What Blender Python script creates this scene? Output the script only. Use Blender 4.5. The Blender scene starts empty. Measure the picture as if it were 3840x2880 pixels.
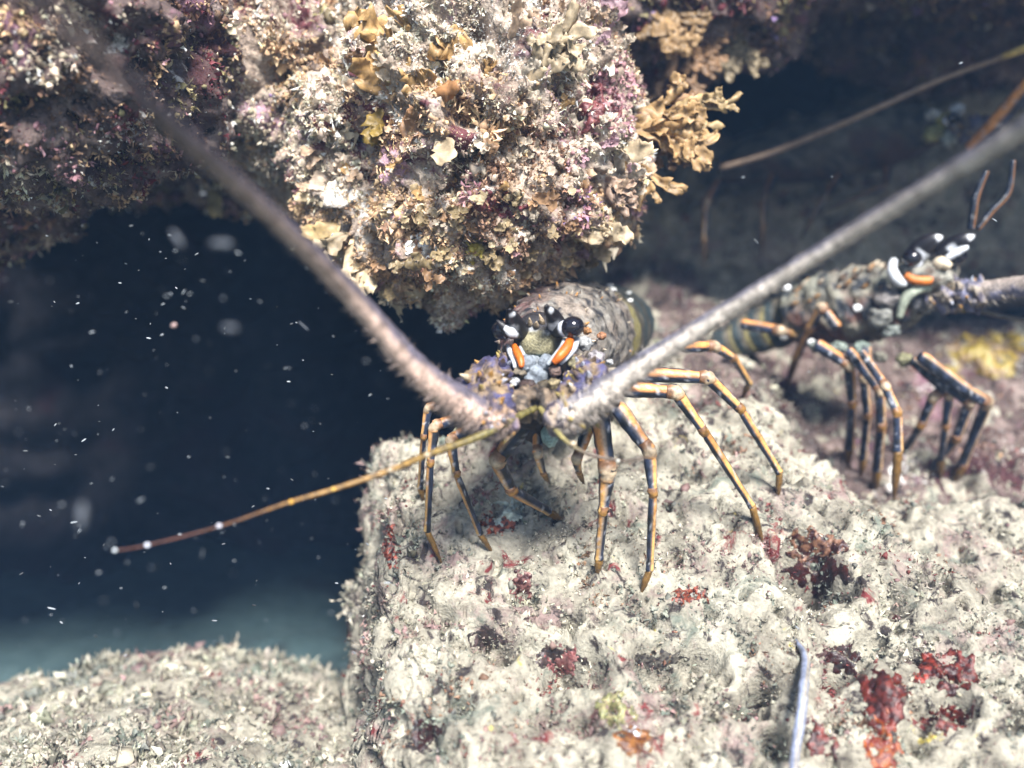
import bpy, bmesh, math, random
import numpy as np
from mathutils import Vector
from mathutils.bvhtree import BVHTree

# ------------------------------------------------------------------ camera, sky, sun, exposure
S = bpy.context.scene
COL = S.collection
PITCH = math.radians(8.0)
HFOV = math.radians(60.0)
KPX = 2 * math.tan(HFOV / 2) / 3840.0            # metres per photograph pixel at 1 m

cam_d = bpy.data.cameras.new('camera')
cam = bpy.data.objects.new('camera', cam_d)
COL.objects.link(cam)
cam.location = (0, 0, 0)
cam.rotation_euler = (math.radians(90) - PITCH, 0, 0)
cam_d.sensor_width = 36.0
cam_d.lens = 18.0 / math.tan(HFOV / 2)
cam_d.clip_start = 0.005
cam_d.clip_end = 100.0
cam_d.dof.use_dof = True
cam_d.dof.focus_distance = 0.46
cam_d.dof.aperture_fstop = 3.2
S.camera = cam

SUN_ELEV, SUN_AZ = math.radians(46), math.radians(13)     # azimuth: to the right of straight behind the camera
to_sun = Vector((math.sin(SUN_AZ) * math.cos(SUN_ELEV), -math.cos(SUN_AZ) * math.cos(SUN_ELEV), math.sin(SUN_ELEV)))
W = bpy.data.worlds.new('World')
S.world = W
W.use_nodes = True
nt = W.node_tree
nt.nodes.clear()
sky = nt.nodes.new('ShaderNodeTexSky')
sky.sky_type = 'NISHITA'
sky.sun_disc = False
sky.sun_elevation = SUN_ELEV
sky.sun_rotation = math.atan2(to_sun.x, to_sun.y)
bg = nt.nodes.new('ShaderNodeBackground')
bg.inputs['Strength'].default_value = 0.07
wo = nt.nodes.new('ShaderNodeOutputWorld')
nt.links.new(sky.outputs[0], bg.inputs[0])
nt.links.new(bg.outputs[0], wo.inputs[0])

sun_d = bpy.data.lights.new('sun', 'SUN')
sun_d.energy = 4.9
sun_d.angle = math.radians(15.0)
sun_d.color = (1.0, 0.98, 0.945)
sun = bpy.data.objects.new('sun', sun_d)
COL.objects.link(sun)
sun.rotation_euler = to_sun.to_track_quat('Z', 'Y').to_euler()

S.view_settings.view_transform = 'Standard'
S.view_settings.look = 'None'
S.view_settings.gamma = 1.0
S.view_settings.exposure = 1.65
S.render.engine = 'CYCLES'
S.cycles.use_denoising = True
S.cycles.max_bounces = 4
S.cycles.adaptive_threshold = 0.02
S.cycles.volume_bounces = 1

# ------------------------------------------------------------------ helpers
rng = np.random.default_rng(11)
CX = np.array((1.0, 0, 0))
CF = np.array((0, math.cos(PITCH), -math.sin(PITCH)))      # forward
CU = np.array((0, math.sin(PITCH), math.cos(PITCH)))       # up


def C3(x, f, u):
    """point from right / forward / up distances, measured from the diver's eye"""
    x, f, u = np.asarray(x, float), np.asarray(f, float), np.asarray(u, float)
    return x[..., None] * CX + f[..., None] * CF + u[..., None] * CU


def P(px, py, d):
    return C3((px - 1920) * KPX * d, d, (1440 - py) * KPX * d)


def mixc(a, b, w):
    w = np.asarray(w)[..., None]
    return np.asarray(a) * (1 - w) + np.asarray(b) * w


def smooth(a, b, x):
    t = np.clip((x - a) / (b - a), 0, 1)
    return t * t * (3 - 2 * t)


_perm = np.random.default_rng(5).permutation(256)
_perm = np.concatenate([_perm, _perm, _perm])
_g = np.random.default_rng(6).normal(size=(256, 3))
_g /= np.linalg.norm(_g, axis=1)[:, None]


def gnoise(p):
    pi = np.floor(p).astype(int)
    pf = p - pi
    w = pf * pf * pf * (pf * (pf * 6 - 15) + 10)
    pi &= 255
    out = np.zeros(len(p))
    for dx in (0, 1):
        wx = w[:, 0] if dx else 1 - w[:, 0]
        for dy in (0, 1):
            wy = w[:, 1] if dy else 1 - w[:, 1]
            for dz in (0, 1):
                wz = w[:, 2] if dz else 1 - w[:, 2]
                h = _perm[_perm[_perm[(pi[:, 0] + dx) & 255] + ((pi[:, 1] + dy) & 255)] + ((pi[:, 2] + dz) & 255)]
                g = _g[h]
                out += wx * wy * wz * (g[:, 0] * (pf[:, 0] - dx) + g[:, 1] * (pf[:, 1] - dy) + g[:, 2] * (pf[:, 2] - dz))
    return out * 1.5


def fbm(p, size, octs=3, off=0.0):
    q = p / size + off
    s = np.zeros(len(p))
    a = 1.0
    for i in range(octs):
        s += a * gnoise(q)
        q = q * 2.03 + 17.3
        a *= 0.5
    return s


def new_mesh(name, v, faces, smooth_shade=True, col=None):
    v = np.asarray(v, float)
    me = bpy.data.meshes.new(name)
    if isinstance(faces, np.ndarray):
        n = faces.shape[1]
        me.vertices.add(len(v))
        me.vertices.foreach_set('co', v.ravel().astype(np.float32))
        me.loops.add(faces.size)
        me.loops.foreach_set('vertex_index', faces.ravel().astype(np.int32))
        me.polygons.add(len(faces))
        me.polygons.foreach_set('loop_start', np.arange(0, faces.size, n, dtype=np.int32))
        me.polygons.foreach_set('loop_total', np.full(len(faces), n, np.int32))
        me.update(calc_edges=True)
    else:
        me.from_pydata([tuple(q) for q in v], [], faces)
        me.update()
    me.polygons.foreach_set('use_smooth', np.full(len(me.polygons), smooth_shade))
    if col is not None:
        ca = me.color_attributes.new('Col', 'FLOAT_COLOR', 'POINT')
        c = np.ones((len(v), 4), np.float32)
        c[:, :3] = col
        ca.data.foreach_set('color', c.ravel())
    return me


def link(name, me, mat=None, parent=None, label=None, cat=None, group=None, kind=None):
    o = bpy.data.objects.new(name, me)
    COL.objects.link(o)
    if mat is not None and len(me.materials) == 0:
        me.materials.append(mat)
    if parent is not None:
        o.parent = parent
        w = Vector((0, 0, 0))
        q = parent
        while q is not None:
            w += q.location
            q = q.parent
        o.location = -w
    tag(o, label, cat, group, kind)
    return o


def tag(o, label=None, cat=None, group=None, kind=None):
    for k, v in (('label', label), ('category', cat), ('group', group), ('kind', kind)):
        if v:
            o[k] = v


def empty(name, loc, label, cat, group=None):
    o = bpy.data.objects.new(name, None)
    o.empty_display_size = 0.02
    COL.objects.link(o)
    o.location = Vector(loc)
    tag(o, label, cat, group)
    return o


def mesh_np(me):
    n = len(me.vertices)
    v = np.empty(n * 3, np.float32)
    me.vertices.foreach_get('co', v)
    nn = np.empty(n * 3, np.float32)
    me.vertex_normals.foreach_get('vector', nn)
    return v.reshape(-1, 3).astype(float), nn.reshape(-1, 3).astype(float)


def bvh_of(*meshes):
    vs, ts, n = [], [], 0
    for me in meshes:
        v, _ = mesh_np(me)
        me.calc_loop_triangles()
        t = np.empty(len(me.loop_triangles) * 3, np.int32)
        me.loop_triangles.foreach_get('vertices', t)
        vs.append(v)
        ts.append(t.reshape(-1, 3) + n)
        n += len(v)
    return BVHTree.FromPolygons([Vector(q) for q in np.concatenate(vs)], np.concatenate(ts).tolist())


def hit(bvh, px, py, default=0.5):
    d = Vector(P(px, py, 1.0)).normalized()
    loc, nor, _, _ = bvh.ray_cast(Vector((0, 0, 0)), d)
    if loc is None:
        return Vector(P(px, py, default)), Vector(-CF)
    return loc, nor


def depth_of(v):
    return float(np.dot(np.array(v), CF))


# ------------------------------------------------------------------ materials
def mat_new(name):
    m = bpy.data.materials.new(name)
    m.use_nodes = True
    n = m.node_tree.nodes
    return m, n, m.node_tree.links, n['Principled BSDF']


def ramp(n, stops):
    r = n.new('ShaderNodeValToRGB')
    el = r.color_ramp.elements
    while len(el) < len(stops):
        el.new(0.5)
    for e, (p, c) in zip(el, stops):
        e.position = p
        e.color = (*c, 1) if len(c) == 3 else c
    return r


def noise_node(n, l, coord, scale, detail=6, rough=0.6, dist=0.0):
    t = n.new('ShaderNodeTexNoise')
    t.inputs['Scale'].default_value = scale
    t.inputs['Detail'].default_value = detail
    t.inputs['Roughness'].default_value = rough
    t.inputs['Distortion'].default_value = dist
    l.new(coord.outputs['Object'], t.inputs['Vector'])
    return t


def mix(n, l, fac, a, b):
    m = n.new('ShaderNodeMix')
    m.data_type = 'RGBA'
    for sock, v in ((m.inputs['Factor'], fac), (m.inputs['A'], a), (m.inputs['B'], b)):
        pass
    fs = [s for s in m.inputs if s.name == 'Factor' and s.type == 'VALUE'][0]
    As = [s for s in m.inputs if s.name == 'A' and s.type == 'RGBA'][0]
    Bs = [s for s in m.inputs if s.name == 'B' and s.type == 'RGBA'][0]
    for s, v in ((fs, fac), (As, a), (Bs, b)):
        if hasattr(v, 'is_output'):
            l.new(v, s)
        elif isinstance(v, (int, float)):
            s.default_value = v
        else:
            s.default_value = (*v, 1)
    return [s for s in m.outputs if s.type == 'RGBA'][0]


def rock_material(name, base, patches, pits=0.5, bump=0.6, fine=420):
    """base: three stops of ground colour; patches: (scale, lo, hi, colour, offset)"""
    m, n, l, b = mat_new(name)
    co = n.new('ShaderNodeTexCoord')
    a = noise_node(n, l, co, 45, 8, 0.65, 0.3)
    r = ramp(n, [(0.3, base[0]), (0.5, base[1]), (0.72, base[2])])
    l.new(a.outputs['Fac'], r.inputs[0])
    c = r.outputs[0]
    f = noise_node(n, l, co, fine, 4, 0.6)
    fr = ramp(n, [(0.35, (0.45, 0.45, 0.45)), (0.62, (1, 1, 1))])
    l.new(f.outputs['Fac'], fr.inputs[0])
    for sc, lo, hi, pc, off in patches:
        mp = n.new('ShaderNodeMapping')
        mp.inputs['Location'].default_value = (off, off * 1.7, -off)
        l.new(co.outputs['Object'], mp.inputs[0])
        t = n.new('ShaderNodeTexNoise')
        t.inputs['Scale'].default_value = sc
        t.inputs['Detail'].default_value = 7
        t.inputs['Roughness'].default_value = 0.68
        t.inputs['Distortion'].default_value = 0.6
        l.new(mp.outputs[0], t.inputs['Vector'])
        pr = ramp(n, [(lo, (0, 0, 0)), (hi, (1, 1, 1))])
        l.new(t.outputs['Fac'], pr.inputs[0])
        c = mix(n, l, pr.outputs[0], c, pc)
    mm = n.new('ShaderNodeMix')
    mm.data_type = 'RGBA'
    mm.blend_type = 'MULTIPLY'
    mm.inputs[0].default_value = pits
    l.new(c, [s for s in mm.inputs if s.name == 'A' and s.type == 'RGBA'][0])
    l.new(fr.outputs[0], [s for s in mm.inputs if s.name == 'B' and s.type == 'RGBA'][0])
    l.new([s for s in mm.outputs if s.type == 'RGBA'][0], b.inputs['Base Color'])
    b.inputs['Roughness'].default_value = 0.85
    b.inputs['Specular IOR Level'].default_value = 0.2
    bp = n.new('ShaderNodeBump')
    bp.inputs['Strength'].default_value = bump
    bp.inputs['Distance'].default_value = 0.002
    l.new(f.outputs['Fac'], bp.inputs['Height'])
    l.new(bp.outputs[0], b.inputs['Normal'])
    return m


def painted(name, rough=0.5, spec=0.3, var=0.35, scale=500, bump=0.25, trans=0.0):
    m, n, l, b = mat_new(name)
    at = n.new('ShaderNodeAttribute')
    at.attribute_name = 'Col'
    co = n.new('ShaderNodeTexCoord')
    f = noise_node(n, l, co, scale, 5, 0.65)
    f2 = noise_node(n, l, co, scale * 0.22, 4, 0.6)
    ad = n.new('ShaderNodeMath')
    ad.operation = 'MULTIPLY_ADD'
    ad.inputs[1].default_value = 0.5
    hf = n.new('ShaderNodeMath')
    hf.operation = 'MULTIPLY'
    hf.inputs[1].default_value = 0.5
    l.new(f2.outputs['Fac'], hf.inputs[0])
    l.new(f.outputs['Fac'], ad.inputs[0])
    l.new(hf.outputs[0], ad.inputs[2])
    r = ramp(n, [(0.38, (1 - var,) * 3), (0.58, (1.0,) * 3)])
    l.new(ad.outputs[0], r.inputs[0])
    mm = n.new('ShaderNodeMix')
    mm.data_type = 'RGBA'
    mm.blend_type = 'MULTIPLY'
    mm.inputs[0].default_value = 1.0
    l.new(at.outputs['Color'], [s for s in mm.inputs if s.name == 'A' and s.type == 'RGBA'][0])
    l.new(r.outputs[0], [s for s in mm.inputs if s.name == 'B' and s.type == 'RGBA'][0])
    co_out = [s for s in mm.outputs if s.type == 'RGBA'][0]
    l.new(co_out, b.inputs['Base Color'])
    b.inputs['Roughness'].default_value = rough
    b.inputs['Specular IOR Level'].default_value = spec
    if bump:
        bp = n.new('ShaderNodeBump')
        bp.inputs['Strength'].default_value = bump
        bp.inputs['Distance'].default_value = 0.001
        l.new(f.outputs['Fac'], bp.inputs['Height'])
        l.new(bp.outputs[0], b.inputs['Normal'])
    if trans:
        tr = n.new('ShaderNodeBsdfTranslucent')
        l.new(co_out, tr.inputs['Color'])
        ms = n.new('ShaderNodeMixShader')
        ms.inputs[0].default_value = trans
        l.new(b.outputs[0], ms.inputs[1])
        l.new(tr.outputs[0], ms.inputs[2])
        l.new(ms.outputs[0], n['Material Output'].inputs['Surface'])
    return m


M = {}
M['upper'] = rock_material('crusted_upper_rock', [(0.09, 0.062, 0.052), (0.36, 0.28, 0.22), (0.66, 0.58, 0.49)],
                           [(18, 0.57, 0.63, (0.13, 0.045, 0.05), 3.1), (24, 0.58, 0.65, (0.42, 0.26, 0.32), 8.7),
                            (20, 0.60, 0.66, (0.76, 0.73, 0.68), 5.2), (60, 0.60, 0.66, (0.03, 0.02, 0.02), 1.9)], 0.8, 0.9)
M['lower'] = rock_material('silted_lower_rock', [(0.12, 0.105, 0.083), (0.28, 0.258, 0.205), (0.42, 0.395, 0.32)],
                           [(26, 0.54, 0.66, (0.205, 0.148, 0.135), 2.3), (34, 0.56, 0.66, (0.13, 0.142, 0.115), 6.1),
                            (34, 0.60, 0.65, (0.14, 0.03, 0.03), 9.4), (80, 0.55, 0.62, (0.035, 0.028, 0.027), 4.4),
                            (50, 0.66, 0.70, (0.42, 0.34, 0.08), 12.7)], 0.55, 0.7)
M['shade'] = rock_material('growth_and_shade_rock', [(0.040, 0.028, 0.027), (0.13, 0.092, 0.082), (0.34, 0.27, 0.24)],  # maroon growth, darkened further: the side shelves' dimness is in this colour
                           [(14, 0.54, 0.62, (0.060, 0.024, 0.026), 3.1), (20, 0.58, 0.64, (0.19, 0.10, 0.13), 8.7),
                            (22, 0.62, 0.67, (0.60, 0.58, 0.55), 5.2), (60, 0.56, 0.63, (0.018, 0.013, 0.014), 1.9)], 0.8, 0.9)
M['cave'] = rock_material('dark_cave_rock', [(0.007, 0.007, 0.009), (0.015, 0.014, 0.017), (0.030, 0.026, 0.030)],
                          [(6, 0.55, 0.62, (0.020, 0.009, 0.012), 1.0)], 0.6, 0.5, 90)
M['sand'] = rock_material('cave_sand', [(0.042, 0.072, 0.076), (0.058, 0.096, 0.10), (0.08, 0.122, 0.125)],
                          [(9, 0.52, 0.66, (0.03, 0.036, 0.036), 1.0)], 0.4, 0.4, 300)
M['turf'] = painted('algae_turf', 0.6, 0.25, 0.3, 700, 0.0, 0.25)
M['frond'] = painted('algae_frond', 0.45, 0.35, 0.45, 420, 0.3, 0.3)
M['shell'] = painted('lobster_shell', 0.5, 0.35, 0.7, 800, 0.9)
M['leg'] = painted('lobster_leg', 0.4, 0.4, 0.5, 700, 0.3)
M['gloss'] = painted('wet_eye', 0.08, 0.6, 0.1, 300, 0.0)
M['sponge'] = painted('sponge', 0.4, 0.5, 0.55, 600, 0.6)
M['fleck'] = painted('drifting_fleck', 0.6, 0.2, 0.2, 900, 0.0, 0.3)

# ------------------------------------------------------------------ big structure: seabed, cave wall, ceiling
def grid_faces(nr, nc):
    i = np.arange(nr * nc).reshape(nr, nc)
    return np.stack([i[:-1, :-1], i[:-1, 1:], i[1:, 1:], i[1:, :-1]], -1).reshape(-1, 4)


SEABED_Z = -0.40
gx = np.concatenate([np.linspace(-3, -0.8, 20)[:-1], np.linspace(-0.8, 0.8, 130), np.linspace(0.8, 3, 20)[1:]])
gy = np.concatenate([np.linspace(-3, 0.2, 24)[:-1], np.linspace(0.2, 1.8, 130), np.linspace(1.8, 3, 10)[1:]])
X, Y = np.meshgrid(gx, gy)
v = np.stack([X.ravel(), Y.ravel(), np.zeros(X.size)], 1)
v[:, 2] = SEABED_Z + 0.02 * fbm(v, 0.35, 3) + 0.004 * fbm(v, 0.05, 2)
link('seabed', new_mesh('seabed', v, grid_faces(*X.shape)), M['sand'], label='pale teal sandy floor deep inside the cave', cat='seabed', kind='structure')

wa = np.linspace(-math.pi * 0.62, math.pi * 0.62, 240)
wz = np.linspace(-0.55, 1.0, 120)
A, Z = np.meshgrid(wa, wz)
v = np.stack([1.15 * np.sin(A).ravel() * 1.05, 0.25 + 1.05 * np.cos(A).ravel(), Z.ravel()], 1)
nrm = np.stack([np.sin(A).ravel(), np.cos(A).ravel(), np.zeros(A.size)], 1)
v -= nrm * (0.22 * fbm(v, 0.45, 4) + 0.10 * np.abs(fbm(v, 0.16, 3, 4.0)))[:, None]
v -= nrm * (smooth(-0.15, -0.45, v[:, 2]) * 0.12)[:, None]
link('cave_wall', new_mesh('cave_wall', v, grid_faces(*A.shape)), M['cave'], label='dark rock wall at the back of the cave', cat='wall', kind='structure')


def super_sphere(c, r, p=2.0, sub=4):
    bm = bmesh.new()
    bmesh.ops.create_icosphere(bm, subdivisions=sub, radius=1)
    q = np.array([w.co[:] for w in bm.verts])
    f = np.array([[w.index for w in fc.verts] for fc in bm.faces])
    bm.free()
    q = q / (np.sum(np.abs(q) ** p, 1) ** (1 / p))[:, None]
    q = q * np.array(r)
    return np.asarray(c) + q[:, :1] * CX + q[:, 1:2] * CF + q[:, 2:] * CU, f


def remeshed(shapes, voxel, smooth_it=8):
    vs, fs, n = [], [], 0
    for c, r, p in shapes:
        a, f = super_sphere(c, r, p)
        vs.append(a)
        fs.append(f + n)
        n += len(a)
    me = new_mesh('tmp', np.concatenate(vs), np.concatenate(fs))
    o = bpy.data.objects.new('tmp', me)
    COL.objects.link(o)
    md = o.modifiers.new('r', 'REMESH')
    md.mode = 'VOXEL'
    md.voxel_size = voxel
    sm = o.modifiers.new('s', 'SMOOTH')
    sm.iterations = smooth_it
    sm.factor = 0.8
    dg = bpy.context.evaluated_depsgraph_get()
    out = bpy.data.meshes.new_from_object(o.evaluated_get(dg))
    bpy.data.objects.remove(o)
    bpy.data.meshes.remove(me)
    return out


def displace(me, fn):
    v, nn = mesh_np(me)
    v = v + nn * fn(v)[:, None]
    me.vertices.foreach_set('co', v.ravel().astype(np.float32))
    me.polygons.foreach_set('use_smooth', np.full(len(me.polygons), True))
    me.update()


ceil = remeshed([(C3(0, 1.0, 0.78), (1.7, 0.60, 0.34), 2.5)], 0.02)
displace(ceil, lambda v: 0.06 * fbm(v, 0.3, 4))
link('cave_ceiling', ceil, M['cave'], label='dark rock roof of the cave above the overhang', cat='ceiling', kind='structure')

# ------------------------------------------------------------------ the overhanging rock
def ledge_disp(v):
    d = 0.013 * fbm(v, 0.07, 3) + 0.013 * fbm(v, 0.026, 3, 9.0)
    d += 0.010 * (0.45 - np.abs(fbm(v, 0.013, 3, 3.0)))
    pit = smooth(0.25, 0.55, fbm(v, 0.02, 2, 21.0))
    return d - 0.015 * pit


def overhang(shapes, voxel, mat, name, label):
    me = remeshed(shapes, voxel, 10)
    displace(me, ledge_disp)
    link(name, me, mat, label=label, cat='rock')
    return me


bulge_me = overhang([
    (P(1800, 470, 0.560), (0.082, 0.112, 0.100), 2.1),
    (P(1800, 60, 0.640), (0.095, 0.125, 0.110), 2.1),
    (P(1790, 775, 0.535), (0.070, 0.072, 0.056), 2.2),
    (P(2080, 560, 0.545), (0.050, 0.072, 0.078), 2.0),
    (P(1430, 560, 0.560), (0.052, 0.075, 0.070), 2.0),
    (P(1180, 300, 0.600), (0.058, 0.080, 0.088), 2.0),
    (P(1700, -300, 0.740), (0.11, 0.12, 0.110), 2.1)], 0.0019, M['upper'], 'rock_overhang', 'large bright algae-crusted boulder bulging down above the lobster')
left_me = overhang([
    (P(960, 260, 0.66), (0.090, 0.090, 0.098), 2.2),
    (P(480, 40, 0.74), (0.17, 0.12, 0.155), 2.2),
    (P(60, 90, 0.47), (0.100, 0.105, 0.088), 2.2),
    (C3(-0.52, 0.56, 0.19), (0.26, 0.17, 0.13), 2.2)], 0.0026, M['shade'], 'rock_shelf', 'dim maroon and brown rock shelf at the upper left, extended to shade the cave')  # last mass is added, mostly out of view, to shade the cave
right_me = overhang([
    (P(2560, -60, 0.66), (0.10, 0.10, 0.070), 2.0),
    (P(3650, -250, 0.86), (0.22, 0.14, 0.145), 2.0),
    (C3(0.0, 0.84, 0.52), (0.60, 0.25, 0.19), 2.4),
    (C3(0.42, 0.60, 0.375), (0.25, 0.20, 0.085), 2.4)], 0.003, M['shade'], 'rock_shelf', 'dark purplish rock roof at the upper right, with an added slab for shade')  # last mass is an added slab above the view, shading the right hollow
ledge_bvh = bvh_of(bulge_me, left_me, right_me)
rear_me = remeshed([(P(2850, 900, 0.98), (0.30, 0.10, 0.10), 2.2), (P(3050, 690, 1.02), (0.12, 0.08, 0.07), 2.0), (P(3700, 650, 1.05), (0.20, 0.12, 0.16), 2.2)], 0.006, 8)
displace(rear_me, ledge_disp)
link('rear_rock', rear_me, M['lower'], label='dim grey rock at the back of the right-hand hollow', cat='rock')

# ------------------------------------------------------------------ the rock the lobsters stand on
def rock_height(x, f):
    plane = -0.472 + 0.80 * f
    w0 = smooth(0.0, 0.07, x)
    back = (-0.020 - 0.40 * (f - 0.56)) * (1 - w0) + (-0.012 + 0.42 * (f - 0.575)) * w0
    left = np.minimum(plane, back)
    fc = np.clip(0.525 - (x - 0.17) * 0.9, 0.36, 0.53)
    pc = -0.472 + 0.80 * fc
    t = np.clip((f - fc) / (0.575 - fc), 0, 1)
    ramp_u = pc + (-0.078 - pc) * t - 0.030 * np.sin(np.pi * np.clip(t * 1.5, 0, 1))
    rear = np.interp(f, [0.575, 0.60, 0.615, 0.64, 0.70, 0.76, 0.90, 1.2], [-0.078, -0.165, -0.165, -0.052, -0.030, 0.034, 0.06, 0.08])
    right = np.where(f < fc, plane, np.where(f < 0.575, ramp_u, rear))
    w = smooth(0.155, 0.235, x)
    u = left * (1 - w) + right * w
    return u


fx = np.concatenate([np.linspace(-0.130, -0.020, 240)[:-1], np.linspace(-0.020, 0.42, 320), np.linspace(0.42, 0.9, 60)[1:]])
ff = np.concatenate([np.linspace(0.22, 0.36, 40)[:-1], np.linspace(0.36, 0.66, 230)[:-1], np.linspace(0.66, 1.15, 130)])
X, Fv = np.meshgrid(fx, ff)
x, f = X.ravel(), Fv.ravel()
q0 = np.stack([x, f, 0 * x], 1)
u = rock_height(x, f) + 0.007 * fbm(q0, 0.07, 3)
edge = np.interp(f, [0.22, 0.38, 0.46, 0.56, 0.62, 1.2], [-0.026, -0.049, -0.063, -0.080, -0.086, -0.12]) + 0.019 * fbm(q0, 0.06, 3, 2.0)
drop = np.clip((edge + 0.006 - x) / 0.018, 0, 3)
u -= 0.2 * np.clip(-0.012 - x, 0, 1) * smooth(0.47, 0.57, f)
u -= 0.16 * drop ** 2 * 0.55
u = np.maximum(u, -0.62)
v = C3(x, f, u)
low_me = new_mesh('reef_rock', v, grid_faces(*X.shape))


def low_disp(v):
    d = 0.0085 * fbm(v, 0.034, 3, 5.0) + 0.0034 * fbm(v, 0.012, 3, 7.0)
    pit = smooth(0.30, 0.55, fbm(v, 0.018, 2, 33.0))
    pit2 = smooth(0.35, 0.6, fbm(v, 0.008, 2, 13.0))
    d = d - 0.012 * pit - 0.006 * pit2
    for h, rad, dep in holes:                                   # bored holes and hollows
        r = np.linalg.norm((v - np.array(h)), axis=1)
        d = d - 2.3 * dep * np.exp(-(r / rad) ** 2)
    return d


_b = bvh_of(low_me)
holes = [(hit(_b, x, y)[0], r, dp) for x, y, r, dp in (
    (3060, 2130, .013, .026), (3190, 2190, .004, .012), (3075, 2260, .004, .012), (2090, 2470, .009, .016), (1790, 2370, .006, .013), (1880, 2430, .006, .013), (2230, 2480, .008, .014),
    (2130, 2500, .005, .012), (2460, 2480, .010, .014), (2640, 2450, .007, .014), (2560, 2480, .005, .012), (3160, 2480, .006, .014), (3120, 2530, .005, .013), (3260, 2440, .006, .012), (1470, 2710, .005, .014),
    (1600, 2770, .006, .014), (1960, 2200, .007, .010), (2140, 2310, .004, .012), (1730, 2640, .005, .011), (2050, 2660, .006, .011), (2180, 2690, .005, .011), (2850, 2560, .006, .012), (2760, 2640, .005, .012),
    (3600, 2640, .006, .011), (3720, 2560, .005, .011), (3440, 2760, .006, .011), (1650, 2300, .005, .010), (2900, 2760, .006, .011), (3360, 2250, .006, .009), (2510, 2640, .004, .010))]
displace(low_me, low_disp)
link('reef_rock', low_me, M['lower'], label='pale silted reef rock that the spotted lobsters stand on', cat='rock')
low_bvh = bvh_of(low_me)
# the rock behind carries dark maroon growth instead of pale silt
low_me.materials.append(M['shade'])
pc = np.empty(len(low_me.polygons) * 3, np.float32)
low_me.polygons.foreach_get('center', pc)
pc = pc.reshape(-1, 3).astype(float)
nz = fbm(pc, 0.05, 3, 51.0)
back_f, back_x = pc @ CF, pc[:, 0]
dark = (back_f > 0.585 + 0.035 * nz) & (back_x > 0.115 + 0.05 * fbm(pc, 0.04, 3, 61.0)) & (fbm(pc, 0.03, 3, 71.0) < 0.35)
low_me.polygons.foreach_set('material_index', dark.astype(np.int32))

# bottom-left mound
fx = np.linspace(-0.75, 0.02, 260)
ff = np.linspace(0.38, 0.95, 200)
X, Fv = np.meshgrid(fx, ff)
x, f = X.ravel(), Fv.ravel()
q0 = np.stack([x, f, 0 * x], 1)
crest = np.interp(x, [-0.75, -0.40, -0.30, -0.225, -0.16, -0.11, 0.02], [-0.235, -0.222, -0.200, -0.187, -0.196, -0.212, -0.23])
u = crest - 0.10 * np.clip(0.60 - f, 0, 1) - 3.5 * np.clip(f - 0.62, 0, 1) ** 1.6 + 0.006 * fbm(q0, 0.06, 3)
mound_me = new_mesh('rock_mound', C3(x, f, u), grid_faces(*X.shape))
displace(mound_me, lambda v: 0.005 * fbm(v, 0.02, 3) + 0.002 * fbm(v, 0.008, 2))
link('rock_mound', mound_me, M['lower'], label='pale blurred rock mound rising in the bottom left foreground', cat='rock')

# ------------------------------------------------------------------ turf: flakes, forks, cups, hairs, crumbs
def strip_template(n, wfun, zfun, curl=0.0):
    vs, fs = [], []
    for i in range(n + 1):
        t = i / n
        w = wfun(t)
        a = curl * t
        vs += [(-w, zfun(t), t * math.cos(a)), (w, zfun(t) * 0.6, t * math.cos(a))]
    for i in range(n):
        a = 2 * i
        fs += [(a, a + 1, a + 3), (a, a + 3, a + 2)]
    return np.array(vs), np.array(fs)


def tmpl_fork():
    v1, f1 = strip_template(2, lambda t: 0.10 + 0.10 * t, lambda t: 0.15 * t * t)
    v1 = v1 * np.array((1, 1, 0.55))
    out_v, out_f = [v1], [f1]
    n = len(v1)
    for s in (-1, 1):
        v2, f2 = strip_template(3, lambda t: 0.13 * (1 - 0.55 * t) + 0.05 * math.sin(t * 7), lambda t: 0.25 * t * s)
        v2 = v2 * np.array((1, 1, 0.62))
        a = s * 0.62
        r = np.stack([v2[:, 0] * math.cos(a) + v2[:, 2] * math.sin(a), v2[:, 1] + 0.12, -v2[:, 0] * math.sin(a) + v2[:, 2] * math.cos(a) + 0.5], 1)
        out_v.append(r)
        out_f.append(f2 + n)
        n += len(v2)
    return np.concatenate(out_v), np.concatenate(out_f)


def tmpl_cup(seed):
    r = np.random.default_rng(seed)
    k = 7
    vs = [(0, 0, 0)]
    for ring, (rad, z) in enumerate(((0.28, 0.35), (0.5, 0.75))):
        for i in range(k):
            a = -1.7 + 3.4 * i / (k - 1)
            rr = rad * r.uniform(0.75, 1.25)
            vs.append((rr * math.sin(a), rr * math.cos(a) * 0.6 - 0.2 * ring, z * r.uniform(0.7, 1.3)))
    fs = [(0, 1 + i, 2 + i) for i in range(k - 1)]
    for i in range(k - 1):
        a, b = 1 + i, 1 + k + i
        fs += [(a, b, b + 1), (a, b + 1, a + 1)]
    return np.array(vs), np.array(fs)


def tmpl_lump(seed):
    bm = bmesh.new()
    bmesh.ops.create_icosphere(bm, subdivisions=1, radius=0.5)
    q = np.array([w.co[:] for w in bm.verts])
    f = np.array([[w.index for w in fc.verts] for fc in bm.faces])
    bm.free()
    r = np.random.default_rng(seed)
    return q * r.uniform(0.6, 1.2, (len(q), 1)) * np.array((1, 1, 0.8)), f


TM = [strip_template(4, lambda t: 0.22 * (1 - 0.6 * t) + 0.10 * math.sin(9 * t), lambda t: 0.35 * math.sin(3 * t), 0.5),
      strip_template(3, lambda t: 0.34 * math.sin(0.5 + 2.3 * t), lambda t: 0.4 * t * t, 0.8),
      tmpl_fork(), tmpl_cup(1), tmpl_cup(2), strip_template(3, lambda t: 0.045 * (1 - 0.8 * t), lambda t: 0.4 * t * t, 0.3),
      tmpl_lump(3), tmpl_lump(4)]


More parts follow.
